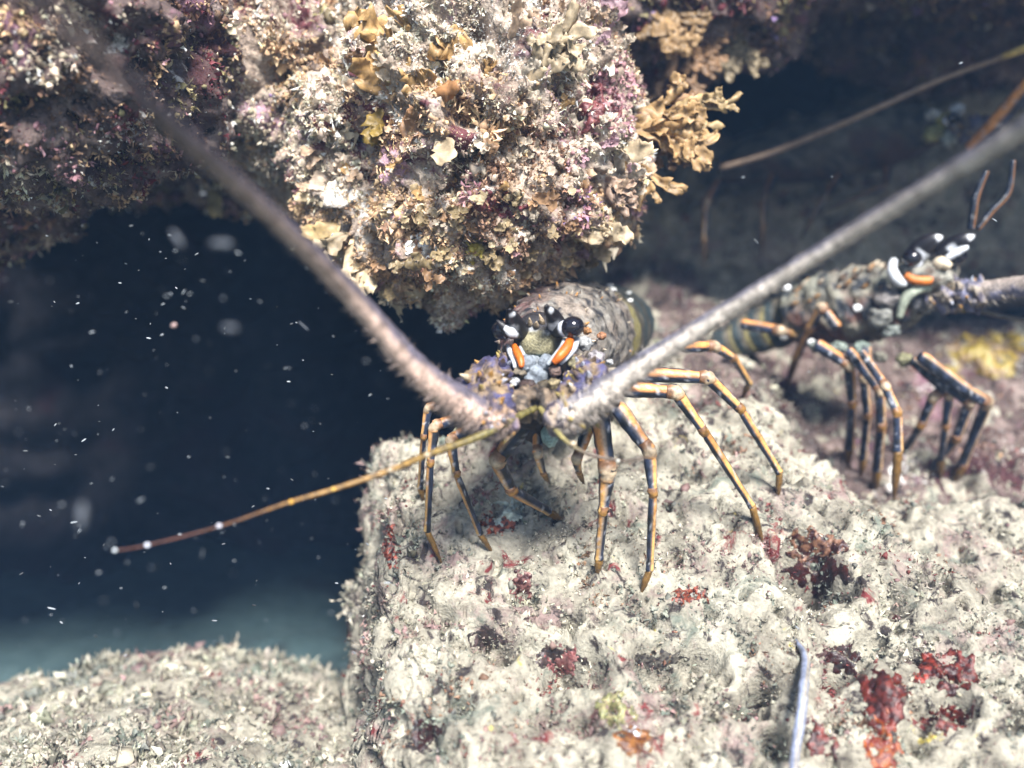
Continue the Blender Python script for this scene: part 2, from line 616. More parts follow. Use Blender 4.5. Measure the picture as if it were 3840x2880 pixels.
def scatter(me, count, sizes, palette, pal_w, tmpl_w, seed, droop=0.25, keep=None, tangent=0.7, zones=(), zbvh=None):
    r = np.random.default_rng(seed)
    v, nn = mesh_np(me)
    me.calc_loop_triangles()
    t = np.empty(len(me.loop_triangles) * 3, np.int32)
    me.loop_triangles.foreach_get('vertices', t)
    t = t.reshape(-1, 3)
    a, b, c = v[t[:, 0]], v[t[:, 1]], v[t[:, 2]]
    fn = np.cross(b - a, c - a)
    ar = np.linalg.norm(fn, axis=1) * 0.5
    fn = fn / (2 * ar[:, None] + 1e-12)
    cen = (a + b + c) / 3
    dep = cen @ CF
    pxx = 1920 + (cen @ CX) / (KPX * np.maximum(dep, 0.05))
    pyy = 1440 - (cen @ CU) / (KPX * np.maximum(dep, 0.05))
    face = np.sum(fn * -cen, 1) / np.linalg.norm(cen, axis=1)
    ok = (pxx > -500) & (pxx < 4340) & (pyy > -500) & (pyy < 3380) & (face > -0.35) & (dep > 0.2)
    if keep is not None:
        ok &= keep(cen, pxx, pyy, dep)
    wgt = ar * ok / np.maximum(dep, 0.3) ** 2 * np.clip(0.6 + 1.1 * fbm(cen, 0.02, 2, 70.0), 0.06, 2)
    wgt /= wgt.sum()
    idx = r.choice(len(t), count, p=wgt)
    u1, u2 = r.random(count), r.random(count)
    s = np.sqrt(u1)
    pos = a[idx] * (1 - s)[:, None] + b[idx] * (s * (1 - u2))[:, None] + c[idx] * (s * u2)[:, None]
    nor = fn[idx]
    up = nor + tangent * r.normal(size=(count, 3)) + droop * np.array((0, 0, -1))
    up /= np.linalg.norm(up, axis=1)[:, None]
    rx = np.cross(up, r.normal(size=(count, 3)))
    rx /= np.linalg.norm(rx, axis=1)[:, None]
    ry = np.cross(up, rx)
    size = r.uniform(*sizes, count) * np.exp(r.normal(size=count) * 0.3) * np.exp(0.7 * fbm(pos, 0.03, 2, 60.0)) * np.clip((pos @ CF) / 0.47, 0.5, 1.3)
    pal = np.array(palette)
    # colour drifts in patches over the rock as growth does
    drift = np.stack([fbm(pos, 0.045, 3, 40.0 + 3 * i) for i in range(len(pal))], 1)
    sc = np.log(np.array(pal_w))[None, :] + 4.0 * drift + r.gumbel(size=(count, len(pal))) * 0.5
    for (zx, zy, zd, zr, boosts) in zones:                     # growth patches, plus pale ones that paint in the strongly lit top
        near = np.exp(-np.sum(((pos - np.array(hit(zbvh or ledge_bvh, zx, zy, zd)[0])) / zr) ** 2, 1))
        for k, amt in boosts:
            sc[:, k] += amt * near
    ci = np.argmax(sc, 1)
    colr = pal[ci] * np.exp(r.normal(size=(count, 1)) * 0.30) * (1 + 0.03 * r.normal(size=(count, 3)))
    ti = r.choice(len(TM), count, p=np.array(tmpl_w) / np.sum(tmpl_w))
    size = size * np.where(pal[ci].min(1) > 0.6, 0.6, 1.0)
    vs, fs, cs, n0 = [], [], [], 0
    for k, (tv, tf) in enumerate(TM):
        m = np.where(ti == k)[0]
        if len(m) == 0:
            continue
        tv = tv * np.array((1, 1, 1))
        jit = 1 + 0.25 * r.normal(size=(len(m), len(tv), 3))
        loc = tv[None] * jit * size[m][:, None, None]
        loc[:, :, 2] -= 0.12 * size[m][:, None]
        w = pos[m][:, None, :] + loc[:, :, 0:1] * rx[m][:, None, :] + loc[:, :, 1:2] * ry[m][:, None, :] + loc[:, :, 2:3] * up[m][:, None, :]
        vs.append(w.reshape(-1, 3))
        fs.append((tf[None] + (np.arange(len(m)) * len(tv))[:, None, None] + n0).reshape(-1, 3))
        tipc = 0.75 + 0.5 * np.clip(tv[:, 2], 0, 1)
        cs.append((colr[m][:, None, :] * tipc[None, :, None]).reshape(-1, 3))
        n0 += len(m) * len(tv)
    return np.concatenate(vs), np.concatenate(fs), np.clip(np.concatenate(cs), 0.005, 0.85)


TAN, PALE, BROWN, MAROON, PINK, WHITE, OLIVE, LILAC = (0.56, 0.38, 0.23), (0.72, 0.60, 0.46), (0.24, 0.14, 0.09), (0.14, 0.035, 0.042), (0.40, 0.22, 0.24), (0.80, 0.77, 0.70), (0.30, 0.25, 0.13), (0.30, 0.20, 0.36)
UPAL = [TAN, PALE, BROWN, MAROON, PINK, WHITE, OLIVE, LILAC]
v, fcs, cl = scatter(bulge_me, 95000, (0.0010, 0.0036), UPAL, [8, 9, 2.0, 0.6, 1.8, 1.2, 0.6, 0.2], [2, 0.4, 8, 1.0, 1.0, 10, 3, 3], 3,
                     zones=[(2340, 520, .50, .040, [(4, 3.4), (7, 3.2), (1, 1.2)]), (2240, 300, .50, .030, [(4, 2.5), (3, 1.5)]), (1850, 850, .47, .028, [(3, 2.6), (2, 1.2)]), (2000, 130, .55, .060, [(5, 5.0), (1, 4.0)]),  # last zone here whitens the boulder top to paint in strong light
                            (1380, 90, .56, .050, [(5, 4.5), (1, 3.5)]), (1550, 420, .46, .050, [(0, 2.4), (1, 1.0)]), (1750, 900, .48, .055, [(2, 2.4), (6, 2.6), (0, 1.6)]), (1450, 750, .50, .040, [(0, 2.0), (2, 1.6), (6, 1.2)]), (1950, 620, .46, .035, [(0, 1.8), (2, 1.4)])])  # first zone here also puts the lit top into the turf colour
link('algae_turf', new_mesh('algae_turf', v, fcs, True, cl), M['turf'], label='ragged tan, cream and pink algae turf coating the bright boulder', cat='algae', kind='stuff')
v, fcs, cl = scatter(left_me, 42000, (0.0012, 0.0036), UPAL, [4.0, 4.5, 4, 1.4, 2.2, 2.0, 3, 0.2], [4, 1, 8, 1.5, 1.5, 6, 3, 3], 13)  # duller mix than the boulder's; the shelf's dimness is partly in the colour
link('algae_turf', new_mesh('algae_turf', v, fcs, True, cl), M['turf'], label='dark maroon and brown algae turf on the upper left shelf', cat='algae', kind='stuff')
v, fcs, cl = scatter(right_me, 26000, (0.0014, 0.0042), UPAL, [2.0, 1.0, 6, 1.5, 1.0, 0.3, 3.5, 0.3], [4, 1, 8, 1.5, 1.5, 6, 3, 3], 14)  # brown-heavy mix; the shade under the roof is partly in the colour
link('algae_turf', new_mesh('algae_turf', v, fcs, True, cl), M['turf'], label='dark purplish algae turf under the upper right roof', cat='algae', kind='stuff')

SILT, GREYG, ROSE, CREAM, DRED = (0.30, 0.278, 0.218), (0.185, 0.195, 0.163), (0.235, 0.155, 0.142), (0.43, 0.402, 0.322), (0.15, 0.04, 0.035)
v, fcs, cl = scatter(low_me, 80000, (0.0009, 0.0027), [SILT, GREYG, ROSE, CREAM, DRED, BROWN], [6, 4, 2.5, 5, 1.0, 0.9],
                     [2, 1, 6, 2, 2, 14, 2, 2], 4, droop=-0.1, zbvh=low_bvh,
                     zones=[(3500, 1600, .6, .07, [(4, 3.0), (2, 2.5), (5, 2.5)]), (3250, 1500, .6, .05, [(4, 2.0), (2, 2.0), (5, 2.0)]), (2620, 1060, .7, .07, [(4, 3.5), (2, 2.5), (5, 2.0)]), (2650, 1950, .48, .05, [(2, 2.0)]), (1420, 2200, .45, .03, [(2, 2.4), (4, 1.2)])])
link('silted_turf', new_mesh('silted_turf', v, fcs, True, cl), M['turf'], label='short pale silted turf covering the lower reef rock', cat='algae', kind='stuff')
v, fcs, cl = scatter(low_me, 9000, (0.0018, 0.0042), [SILT, GREYG, ROSE, CREAM], [5, 3, 3, 5], [0, 0, 1.5, 0, 0, 8, 0, 0], 41, droop=-0.1, keep=lambda c, px, py, d: px < 1640)
link('silted_fringe', new_mesh('silted_fringe', v, fcs, True, cl), M['turf'], label='wispy pale fringe along the left edge of the reef rock', cat='algae', kind='stuff')
v, fcs, cl = scatter(mound_me, 22000, (0.0018, 0.0045), [SILT, GREYG, ROSE, CREAM], [6, 3, 2, 5], [3, 3, 3, 3, 3, 6, 3, 3], 5, droop=-0.2)
link('mound_turf', new_mesh('mound_turf', v, fcs, True, cl), M['turf'], label='pale fuzzy turf on the bottom left mound', cat='algae', kind='stuff')

# ------------------------------------------------------------------ single algae fronds
def frond(px, py, ang, length, width, col, label, seed, depth=1, lean=0.35, name='algae_frond', count=1):
    """a tuft of thin, ruffled, forking blades rooted at one spot of the overhang"""
    r = random.Random(seed)
    loc, nor = hit(ledge_bvh, px, py, 0.52)
    k = KPX * depth_of(loc)
    out = -CF
    vs, fs, cs = [], [], []
    W5 = (-1, -0.5, 0, 0.5, 1)

    def rib(p, a, ln, w, lev, off, lean, tone):
        n = 7
        base = len(vs)
        ph, ph2 = r.uniform(0, 6), r.uniform(0, 6)
        q = np.array(p, float)
        cup = r.uniform(-0.5, 0.5)
        for i in range(n + 1):
            t = i / n
            aa = a + 0.5 * math.sin(ph + 2.5 * t)
            if i:
                q = q + np.array((math.sin(aa), math.cos(aa))) * ln / n
            ww = w * (0.40 + 0.75 * t ** 0.8) if lev else w * (0.6 + 0.55 * math.sin(2.7 * t + 0.15))
            nx = np.array((math.cos(aa), -math.sin(aa)))
            for s in W5:
                jag = r.uniform(0.65, 1.3) if abs(s) == 1 else 1
                e = q + nx * s * ww * 0.5 * jag
                if i == n:
                    e = e + np.array((math.sin(aa), math.cos(aa))) * ln * r.uniform(-0.10, 0.06) * (1 if lev == 0 else 0.3)
                z = off + lean * ln * t + w * (cup * s * s + 0.28 * s * math.sin(ph2 + 6 * t) + 0.10 * math.sin(ph + 13 * t + 2 * s))
                vs.append(np.array(loc) + (e[0] * CX + e[1] * CU + z * out) * k)
                cs.append(np.array(col) * tone * r.uniform(0.65, 1.1) * (1.22 if abs(s) == 1 else 0.92) * (0.8 + 0.3 * t))
        for i in range(n):
            b0 = base + 5 * i
            for j in range(4):
                fs.append((b0 + j, b0 + j + 1, b0 + j + 6, b0 + j + 5))
        if lev:
            for s in (-1, 1):
                rib(q + np.array((math.cos(a), -math.sin(a))) * s * w * 0.22 - np.array((math.sin(a), math.cos(a))) * ln * 0.08, a + s * r.uniform(0.25, 0.7),
                    ln * r.uniform(0.45, 0.85), w * r.uniform(0.55, 0.8), lev - 1, off + lean * ln, lean * r.uniform(-0.5, 1.5), tone)

    for c in range(count):
        sp = 0 if count == 1 else 1
        rib((sp * r.uniform(-0.5, 0.5) * length * 0.7, -0.06 * length + sp * r.uniform(-0.35, 0.35) * length), math.radians(ang) + sp * r.uniform(-0.8, 0.8),
            length * (r.uniform(0.55, 1.1) if sp else 1), width * (r.uniform(0.6, 1.1) if sp else 1), depth, 0, lean * r.uniform(0.6, 1.4), r.uniform(0.7, 1.15) if sp else 1)
    if label is None:
        return np.array(vs), np.array(fs), np.clip(np.array(cs), 0, 0.8)
    me = new_mesh(name, np.array(vs), fs, True, np.clip(np.array(cs), 0, 0.8))
    o = link(name, me, M['frond'], label=label, cat='algae')
    sm = o.modifiers.new('thick', 'SOLIDIFY')
    sm.thickness = 0.00025
    return o


GOLD, CRM, ORNG, OLV, RTAN = (0.58, 0.36, 0.15), (0.66, 0.52, 0.34), (0.56, 0.28, 0.12), (0.30, 0.20, 0.05), (0.40, 0.24, 0.13)
frond(1440, 390, 5, 170, 130, GOLD, 'tallest golden forked algae frond near the top of the overhang', 1, 2, 0.5, count=3)
frond(1400, 350, -20, 130, 120, GOLD, 'broad golden algae blade just left of the tallest frond', 21, 0, 0.5)
frond(1530, 370, 40, 110, 95, GOLD, 'short golden algae tuft just right of the tallest frond', 22, 1, 0.5, count=3)
frond(1690, 290, 5, 150, 95, GOLD, 'narrow golden algae frond in the middle of the overhang top', 2, 1, 0.4, count=2)
frond(2020, 370, 25, 140, 100, CRM, 'pale yellow branched algae frond on the brightest part of the overhang', 3, 2, 0.5, count=2)
frond(2040, 190, 60, 140, 85, CRM, 'cream curly algae tuft near the top edge of the picture', 4, 1, 0.5, count=3)
frond(1620, 350, 100, 110, 65, ORNG, 'orange triangular algae flake below the narrow golden frond', 5, 0, 0.6)
frond(1420, 400, 170, 85, 70, OLV, 'dark olive algae blade below the tallest golden frond', 6, 1, 0.5)
frond(1410, 480, 200, 70, 60, (0.42, 0.27, 0.04), 'small mustard algae flake beside the dark olive blade', 7, 0, 0.6)
frond(1540, 500, 75, 130, 95, (0.48, 0.27, 0.14), 'reddish brown cupped algae blade in the middle of the overhang', 8, 0, 0.7, count=2)
frond(1660, 520, 150, 120, 70, CRM, 'pale cream drooping algae tip under the reddish brown blade', 9, 0, 0.7)
frond(1270, 830, 255, 150, 60, (0.58, 0.42, 0.20), 'tan pointed algae blade sticking out left from the overhang', 10, 0, 0.3)
frond(1310, 880, 215, 120, 75, CRM, 'cream wrinkled algae tuft at the lower left of the overhang bulge', 11, 1, 0.3, count=3)
frond(2240, 760, 160, 120, 85, CRM, 'cream ragged algae frond at the lower right of the overhang bulge', 12, 1, 0.3, count=3)
frond(2300, 690, 130, 90, 65, (0.52, 0.36, 0.26), 'rosy tan algae tuft above the cream ragged one', 13, 1, 0.3, count=3)
frond(2330, 545, 95, 120, 60, CRM, 'pale flat algae blade on the right side of the bulge', 14, 0, 0.4)
frond(2380, 420, 98, 170, 80, (0.50, 0.32, 0.15), 'long tan algae bush reaching right over the dark hollow', 15, 2, 0.15, count=5)
frond(2540, 410, 100, 150, 70, (0.56, 0.40, 0.20), 'golden forked algae branch with the rightmost tips', 16, 2, 0.1, count=2)
frond(2430, 490, 118, 110, 70, RTAN, 'brown drooping algae bush under the long tan one', 17, 2, 0.2, count=5)
frond(2560, 150, 150, 110, 60, RTAN, 'tan hanging algae bush at the upper right of the overhang', 18, 2, 0.2, count=6)
frond(2760, 130, 165, 110, 60, (0.42, 0.33, 0.20), 'grey tan hanging algae bush farthest to the upper right', 19, 2, 0.2, count=6)
frond(2480, 60, 140, 110, 75, (0.42, 0.27, 0.13), 'brown curly algae bush at the top right of the bright bulge', 20, 2, 0.3, count=6)
frond(800, 700, 195, 110, 50, (0.60, 0.48, 0.24), 'yellowish stubby algae tip hanging below the left overhang', 23, 0, 0.2)

# lacy small blades all over the boulder, too many to count
rf = random.Random(99)
vs, fs, cs, n0 = [], [], [], 0
PK = (0.70, 0.59, 0.46)
while n0 < 24000:
    a, q = rf.uniform(0, 6.283), rf.random() ** 0.5
    px, py = 1770 + 690 * q * math.cos(a), 480 + 660 * q * math.sin(a)
    if py < -60 or gnoise(np.array([[px / 260, py / 260, 3.3]]))[0] < rf.uniform(-0.2, 0.25):
        continue
    low = py > 700
    col = rf.choice([GOLD, PK, PK, (0.62, 0.44, 0.30), (0.66, 0.52, 0.40), RTAN] if not low else [PK, RTAN, (0.50, 0.38, 0.22), (0.40, 0.30, 0.16), (0.55, 0.44, 0.28)])
    if px > 2150 and rf.random() < 0.5:
        col = (0.50, 0.32, 0.36)
    out = math.degrees(math.atan2(px - 1770, -(py - 480)))
    sz = rf.uniform(0.45, 1.05) * (1.5 if rf.random() < 0.07 else 1)
    v, f, c = frond(px, py, out + rf.gauss(0, 50), 46 * sz, 34 * sz, col, None, rf.randint(0, 10 ** 6), rf.choice([0, 1, 1]), rf.uniform(0.3, 1.1))
    vs.append(v)
    fs.append(f + n0)
    cs.append(c * rf.uniform(0.7, 1.1))
    n0 += len(v)
link('frilly_algae', new_mesh('frilly_algae', np.concatenate(vs), np.concatenate(fs), True, np.concatenate(cs)), M['frond'], label='lacy tan and cream algae blades fringing the bright boulder', cat='algae', kind='stuff')

# ------------------------------------------------------------------ encrusting blobs
def blob_mesh(name, r, seed, col, col2, sub=4, rough=0.35, freq=1.6, squash=(1, 1, 1)):
    bm = bmesh.new()
    bmesh.ops.create_icosphere(bm, subdivisions=sub, radius=1)
    q = np.array([w.co[:] for w in bm.verts])
    f = np.array([[w.index for w in fc.verts] for fc in bm.faces])
    bm.free()
    n1 = fbm(q, 1 / freq, 3, seed * 3.7)
    q = q * (1 + rough * n1)[:, None] * np.array(squash) * r
    w = smooth(-0.3, 0.4, fbm(q / r, 0.5, 3, seed * 1.3))[:, None]
    return q, f, np.array(col) * (1 - w) + np.array(col2) * w


def encrust(bvh, px, py, wpx, hpx, col, col2, seed, name, label, cat, sink=0.5, rough=0.5, thick=1.0):
    """a thin ragged crust that follows the rock under it"""
    step = max(3.0, min(wpx, hpx) / 26)
    xs = np.arange(px - wpx * 0.75, px + wpx * 0.75, step)
    ys = np.arange(py - hpx * 0.75, py + hpx * 0.75, step)
    gx, gy = np.meshgrid(xs, ys)
    pts, ns = np.zeros((gx.size, 3)), np.zeros((gx.size, 3))
    for i, (x, y) in enumerate(zip(gx.ravel(), gy.ravel())):
        l_, n_ = hit(bvh, x, y)
        pts[i], ns[i] = l_, n_
    dep = pts @ CF
    k = KPX * float(np.median(dep))
    e = np.sqrt(((gx.ravel() - px) / (0.5 * wpx)) ** 2 + ((gy.ravel() - py) / (0.5 * hpx)) ** 2)
    e = e + 0.9 * fbm(pts, 0.35 * k * min(wpx, hpx), 3, seed * 5.1) - 0.05
    nav = ns.mean(0)
    nav /= np.linalg.norm(nav)
    h = np.clip(1 - e, -1, 1)
    th = (0.10 if thick > 1 else 0.05) * k * min(wpx, hpx) * thick
    off = th * np.clip(h * 2.5, -0.6, 1) + th * 0.45 * (h > 0) * np.abs(fbm(pts, 0.14 * k * min(wpx, hpx), 2, seed * 2.3)) * np.clip(h * 3, 0, 1)
    v = pts + (0.6 * nav + 0.4 * ns) * off[:, None]
    w = smooth(-0.25, 0.3, fbm(pts, 0.22 * k * min(wpx, hpx), 3, seed * 1.3))
    c = mixc(col, col2, w) * (1 + 0.35 * fbm(pts, 0.002, 2))[:, None]
    nr, nc = gx.shape
    fa = grid_faces(nr, nc)
    ok = (e[fa] < 1.12).all(1) & ((dep[fa].max(1) - dep[fa].min(1)) < 0.008)
    fa = fa[ok][:, ::-1]
    par = np.arange(len(v))                                     # keep the one connected crust

    def root(i):
        while par[i] != i:
            par[i] = par[par[i]]
            i = par[i]
        return i
    for q in fa:
        r0 = root(q[0])
        for j in q[1:]:
            par[root(j)] = r0
    rt = np.array([root(q[0]) for q in fa])
    uq, cn = np.unique(rt, return_counts=True)
    fa = fa[rt == uq[np.argmax(cn)]]
    used = np.unique(fa)
    rem = -np.ones(len(v), int)
    rem[used] = np.arange(len(used))
    return link(name, new_mesh(name, v[used], rem[fa], True, np.clip(c[used], 0.004, 0.85)), M['sponge'], label=label, cat=cat)


RED, DARKR, ORA = (0.12, 0.017, 0.010), (0.032, 0.007, 0.007), (0.24, 0.06, 0.010)
encrust(low_bvh, 3310, 2610, 150, 260, RED, DARKR, 1, 'sponge_or_shade_crust', 'dark red sponge at the top of the orange streak, lower right', 'sponge')
encrust(low_bvh, 3320, 2790, 110, 240, ORA, RED, 2, 'sponge_or_shade_crust', 'glossy orange sponge streak running off the bottom edge', 'sponge')
encrust(low_bvh, 3480, 2510, 110, 100, (0.22, 0.030, 0.018), DARKR, 3, 'sponge_or_shade_crust', 'bright red sponge lump right of the orange streak', 'sponge')
encrust(low_bvh, 3590, 2520, 130, 140, DARKR, RED, 4, 'sponge_or_shade_crust', 'deep maroon sponge lump beside the bright red one', 'sponge')
encrust(low_bvh, 3080, 2760, 110, 150, DARKR, RED, 5, 'sponge_or_shade_crust', 'dark red pitted sponge just right of the blue stalk', 'sponge')
encrust(low_bvh, 3560, 2700, 150, 90, RED, DARKR, 6, 'sponge_or_shade_crust', 'small red sponge smear in the lower right corner', 'sponge')
encrust(low_bvh, 3065, 2140, 190, 160, (0.018, 0.008, 0.008), (0.05, 0.012, 0.010), 27, 'sponge_or_shade_crust', 'near-black maroon painted shade inside the hole right of the front leg', 'sponge', thick=0.5)  # the hole's dark interior painted as a thin patch
encrust(low_bvh, 3050, 2050, 200, 110, (0.20, 0.10, 0.06), DARKR, 7, 'sponge_or_shade_crust', 'brown rounded sponge capping the dark hole', 'sponge')
encrust(low_bvh, 3700, 1330, 260, 170, (0.30, 0.22, 0.03), (0.22, 0.14, 0.06), 8, 'sponge_or_shade_crust', 'mustard yellow sponge on the rock behind the right lobster', 'sponge')
encrust(low_bvh, 2590, 2230, 120, 60, (0.22, 0.055, 0.03), DARKR, 9, 'sponge_or_shade_crust', 'small rusty red sponge right of the front foot', 'sponge')
encrust(low_bvh, 1960, 2190, 90, 110, DARKR, (0.2, 0.09, 0.08), 10, 'sponge_or_shade_crust', 'small maroon sponge between the lobster front feet', 'sponge')
encrust(low_bvh, 1870, 1960, 130, 70, (0.35, 0.08, 0.03), DARKR, 11, 'sponge_or_shade_crust', 'rusty sponge smear under the folded left front leg', 'sponge')
encrust(low_bvh, 1910, 1920, 120, 100, (0.50, 0.56, 0.48), (0.38, 0.42, 0.36), 12, 'sponge_or_shade_crust', 'pale green round sponge behind the folded left front leg', 'sponge')
encrust(low_bvh, 2120, 2480, 120, 90, (0.20, 0.06, 0.06), (0.30, 0.14, 0.13), 13, 'sponge_or_shade_crust', 'brownish maroon sponge lump in the middle of the lower rock', 'sponge')
encrust(low_bvh, 2310, 2660, 130, 110, (0.20, 0.20, 0.085), (0.28, 0.25, 0.13), 14, 'sponge_or_shade_crust', 'olive green sponge patch near the bottom edge', 'sponge')
encrust(low_bvh, 2370, 2780, 110, 100, (0.20, 0.08, 0.02), (0.10, 0.035, 0.015), 15, 'sponge_or_shade_crust', 'rusty brown sponge patch near the bottom edge', 'sponge')
encrust(low_bvh, 1465, 2050, 55, 150, DARKR, (0.3, 0.07, 0.04), 16, 'sponge_or_shade_crust', 'thin dark red sponge streak on the left edge of the lower rock', 'sponge')
encrust(low_bvh, 2380, 2760, 40, 60, (0.62, 0.66, 0.72), (0.5, 0.55, 0.62), 17, 'sponge_or_shade_crust', 'tiny pale blue sponge beside the olive patch', 'sponge')
encrust(ledge_bvh, 1600, 910, 110, 100, (0.75, 0.74, 0.72), (0.6, 0.58, 0.55), 18, 'sponge_or_shade_crust', 'white lobed sponge on the underside of the overhang', 'sponge', thick=2.2)
encrust(ledge_bvh, 1715, 1010, 110, 80, (0.72, 0.66, 0.55), (0.6, 0.5, 0.35), 19, 'sponge_or_shade_crust', 'cream cup-shaped sponge lowest on the overhang', 'sponge', thick=2.2)
encrust(ledge_bvh, 1970, 860, 70, 60, (0.70, 0.66, 0.60), (0.6, 0.55, 0.45), 20, 'sponge_or_shade_crust', 'small cream sponge on the right of the overhang underside', 'sponge', thick=2.2)
encrust(ledge_bvh, 1780, 930, 70, 90, (0.38, 0.30, 0.04), (0.5, 0.4, 0.1), 21, 'sponge_or_shade_crust', 'mustard sponge tuft on the overhang underside', 'sponge', thick=2.0)
encrust(ledge_bvh, 2240, 400, 130, 170, (0.07, 0.015, 0.018), (0.18, 0.05, 0.05), 22, 'sponge_or_shade_crust', 'dark maroon sponge on the right face of the overhang', 'sponge', thick=1.2)
encrust(ledge_bvh, 1860, 770, 170, 90, (0.06, 0.012, 0.016), (0.16, 0.04, 0.045), 23, 'sponge_or_shade_crust', 'dark maroon sponge on the overhang underside', 'sponge', thick=1.2)

PIT_SHADE, PIT_SHADE_2 = (0.030, 0.024, 0.024), (0.075, 0.050, 0.048)  # shade inside the hollows, painted as dark patches
encrust(low_bvh, 2090, 2470, 170, 80, PIT_SHADE, PIT_SHADE_2, 31, 'sponge_or_shade_crust', 'blackish painted shade in the middle hollow of the lower rock', 'sponge', thick=0.5)
encrust(low_bvh, 1820, 2390, 120, 90, PIT_SHADE, PIT_SHADE_2, 32, 'sponge_or_shade_crust', 'dark grey painted shade in the hollow left of the middle one', 'sponge', thick=0.5)
encrust(low_bvh, 2470, 2480, 170, 70, PIT_SHADE, (0.10, 0.09, 0.075), 33, 'sponge_or_shade_crust', 'dark grey painted shade in the hollow right of the middle one', 'sponge', thick=0.5)
encrust(low_bvh, 3170, 2470, 120, 110, PIT_SHADE, DARKR, 34, 'sponge_or_shade_crust', 'blackish painted shade in the hollow above the red and orange sponge streak', 'sponge', thick=0.5)
encrust(low_bvh, 1580, 2750, 130, 110, PIT_SHADE, DARKR, 35, 'sponge_or_shade_crust', 'blackish maroon painted shade near the lower left corner of the rock', 'sponge', thick=0.5)

# pale blue stalk bottom right
def catmull(pts, n):
    pts = np.asarray(pts, float)
    m = len(pts)
    t = np.linspace(0, m - 1, n)
    i = np.clip(t.astype(int), 0, m - 2)
    w = (t - i)[:, None]
    p1, p2 = pts[i], pts[i + 1]
    p0 = np.where((i > 0)[:, None], pts[np.maximum(i - 1, 0)], 2 * p1 - p2)
    p3 = np.where((i < m - 2)[:, None], pts[np.minimum(i + 2, m - 1)], 2 * p2 - p1)
    return 0.5 * (2 * p1 + (p2 - p0) * w + (2 * p0 - 5 * p1 + 4 * p2 - p3) * w ** 2 + (-p0 + 3 * p1 - 3 * p2 + p3) * w ** 3)


def tube(pts, rad, colfun, n=40, sides=14, ref=None, lump=0.0, lsize=0.01, linear=False, flat=1.0):
    """pts: world points, rad: metres; colfun(t, ang, pos) -> colours; ang 0 faces the ref direction"""
    ref = -CF if ref is None else ref
    pr = np.concatenate([np.asarray(pts, float), np.asarray(rad, float)[:, None]], 1)
    if linear:
        seg = np.linspace(0, len(pr) - 1, n)
        s = np.stack([np.interp(seg, np.arange(len(pr)), pr[:, j]) for j in range(4)], 1)
    else:
        s = catmull(pr, n)
    c, r = s[:, :3], np.maximum(s[:, 3], 1e-5)
    tg = np.gradient(c, axis=0)
    tg /= np.linalg.norm(tg, axis=1)[:, None] + 1e-12
    e1 = ref[None] - tg * (tg @ ref)[:, None]
    e1 /= np.linalg.norm(e1, axis=1)[:, None] + 1e-9
    e2 = np.cross(tg, e1)
    ang = np.linspace(-math.pi, math.pi, sides, endpoint=False)
    d = np.cos(ang)[None, :, None] * e1[:, None, :] * flat + np.sin(ang)[None, :, None] * e2[:, None, :]
    v = (c[:, None, :] + d * r[:, None, None]).reshape(-1, 3)
    if lump:
        v = v + d.reshape(-1, 3) * (lump * fbm(v, lsize, 3) * np.repeat(r, sides))[:, None]
    T = np.repeat(np.linspace(0, 1, n), sides)
    A = np.tile(ang, n)
    i = np.arange(n * sides).reshape(n, sides)
    j = np.roll(i, -1, axis=1)
    f = np.stack([i[:-1], j[:-1], j[1:], i[1:]], -1).reshape(-1, 4)
    f = [tuple(int(z) for z in q) for q in f]
    f.append(tuple(int(z) for z in i[0][::-1]))
    f.append(tuple(int(z) for z in i[-1]))
    return v, f, np.clip(colfun(T, A, v), 0.002, 0.9), (c, r, tg, e1, e2)


def const(c):
    return lambda t, a, v: np.tile(np.array(c), (len(t), 1)) * (1 + 0.15 * fbm(v, 0.004, 2)[:, None])


pts, rads = [], []
for px, py, d, r in ((2985, 2400, 0, 8), (3018, 2460, -0.006, 15), (3015, 2560, -0.012, 18), (3005, 2680, -0.016, 19), (2985, 2800, -0.018, 18), (2970, 2930, -0.018, 17)):
    dd = depth_of(hit(low_bvh, px, py)[0]) + d
    pts.append(P(px, py, dd))
    rads.append(r * KPX * dd)
v, f, c, _ = tube(pts, rads, lambda t, a, v: mixc((0.30, 0.34, 0.47), (0.40, 0.35, 0.27), smooth(0.4, 1.2, np.abs(a + 0.9) * (a < 0.5))) * (1 + 0.4 * fbm(v, 0.003, 3))[:, None], 60, 16, lump=0.22, lsize=0.005)
link('tube_stalk', new_mesh('tube_stalk', v, f, True, c), M['frond'], label='slender pale blue stalk rising from the bottom edge', cat='stalk')

# ------------------------------------------------------------------ lobster parts
INK, BLUE, ORANGE, CREAMW, OLIVEL, GOLDL = (0.010, 0.012, 0.016), (0.028, 0.038, 0.070), (0.62, 0.27, 0.08), (0.40, 0.31, 0.21), (0.24, 0.18, 0.05), (0.30, 0.155, 0.04)


def part(name, parent, v, f, c, mat='shell', label=None):
    return link(name, new_mesh(name, v, f, True, c), M[mat], parent, label)


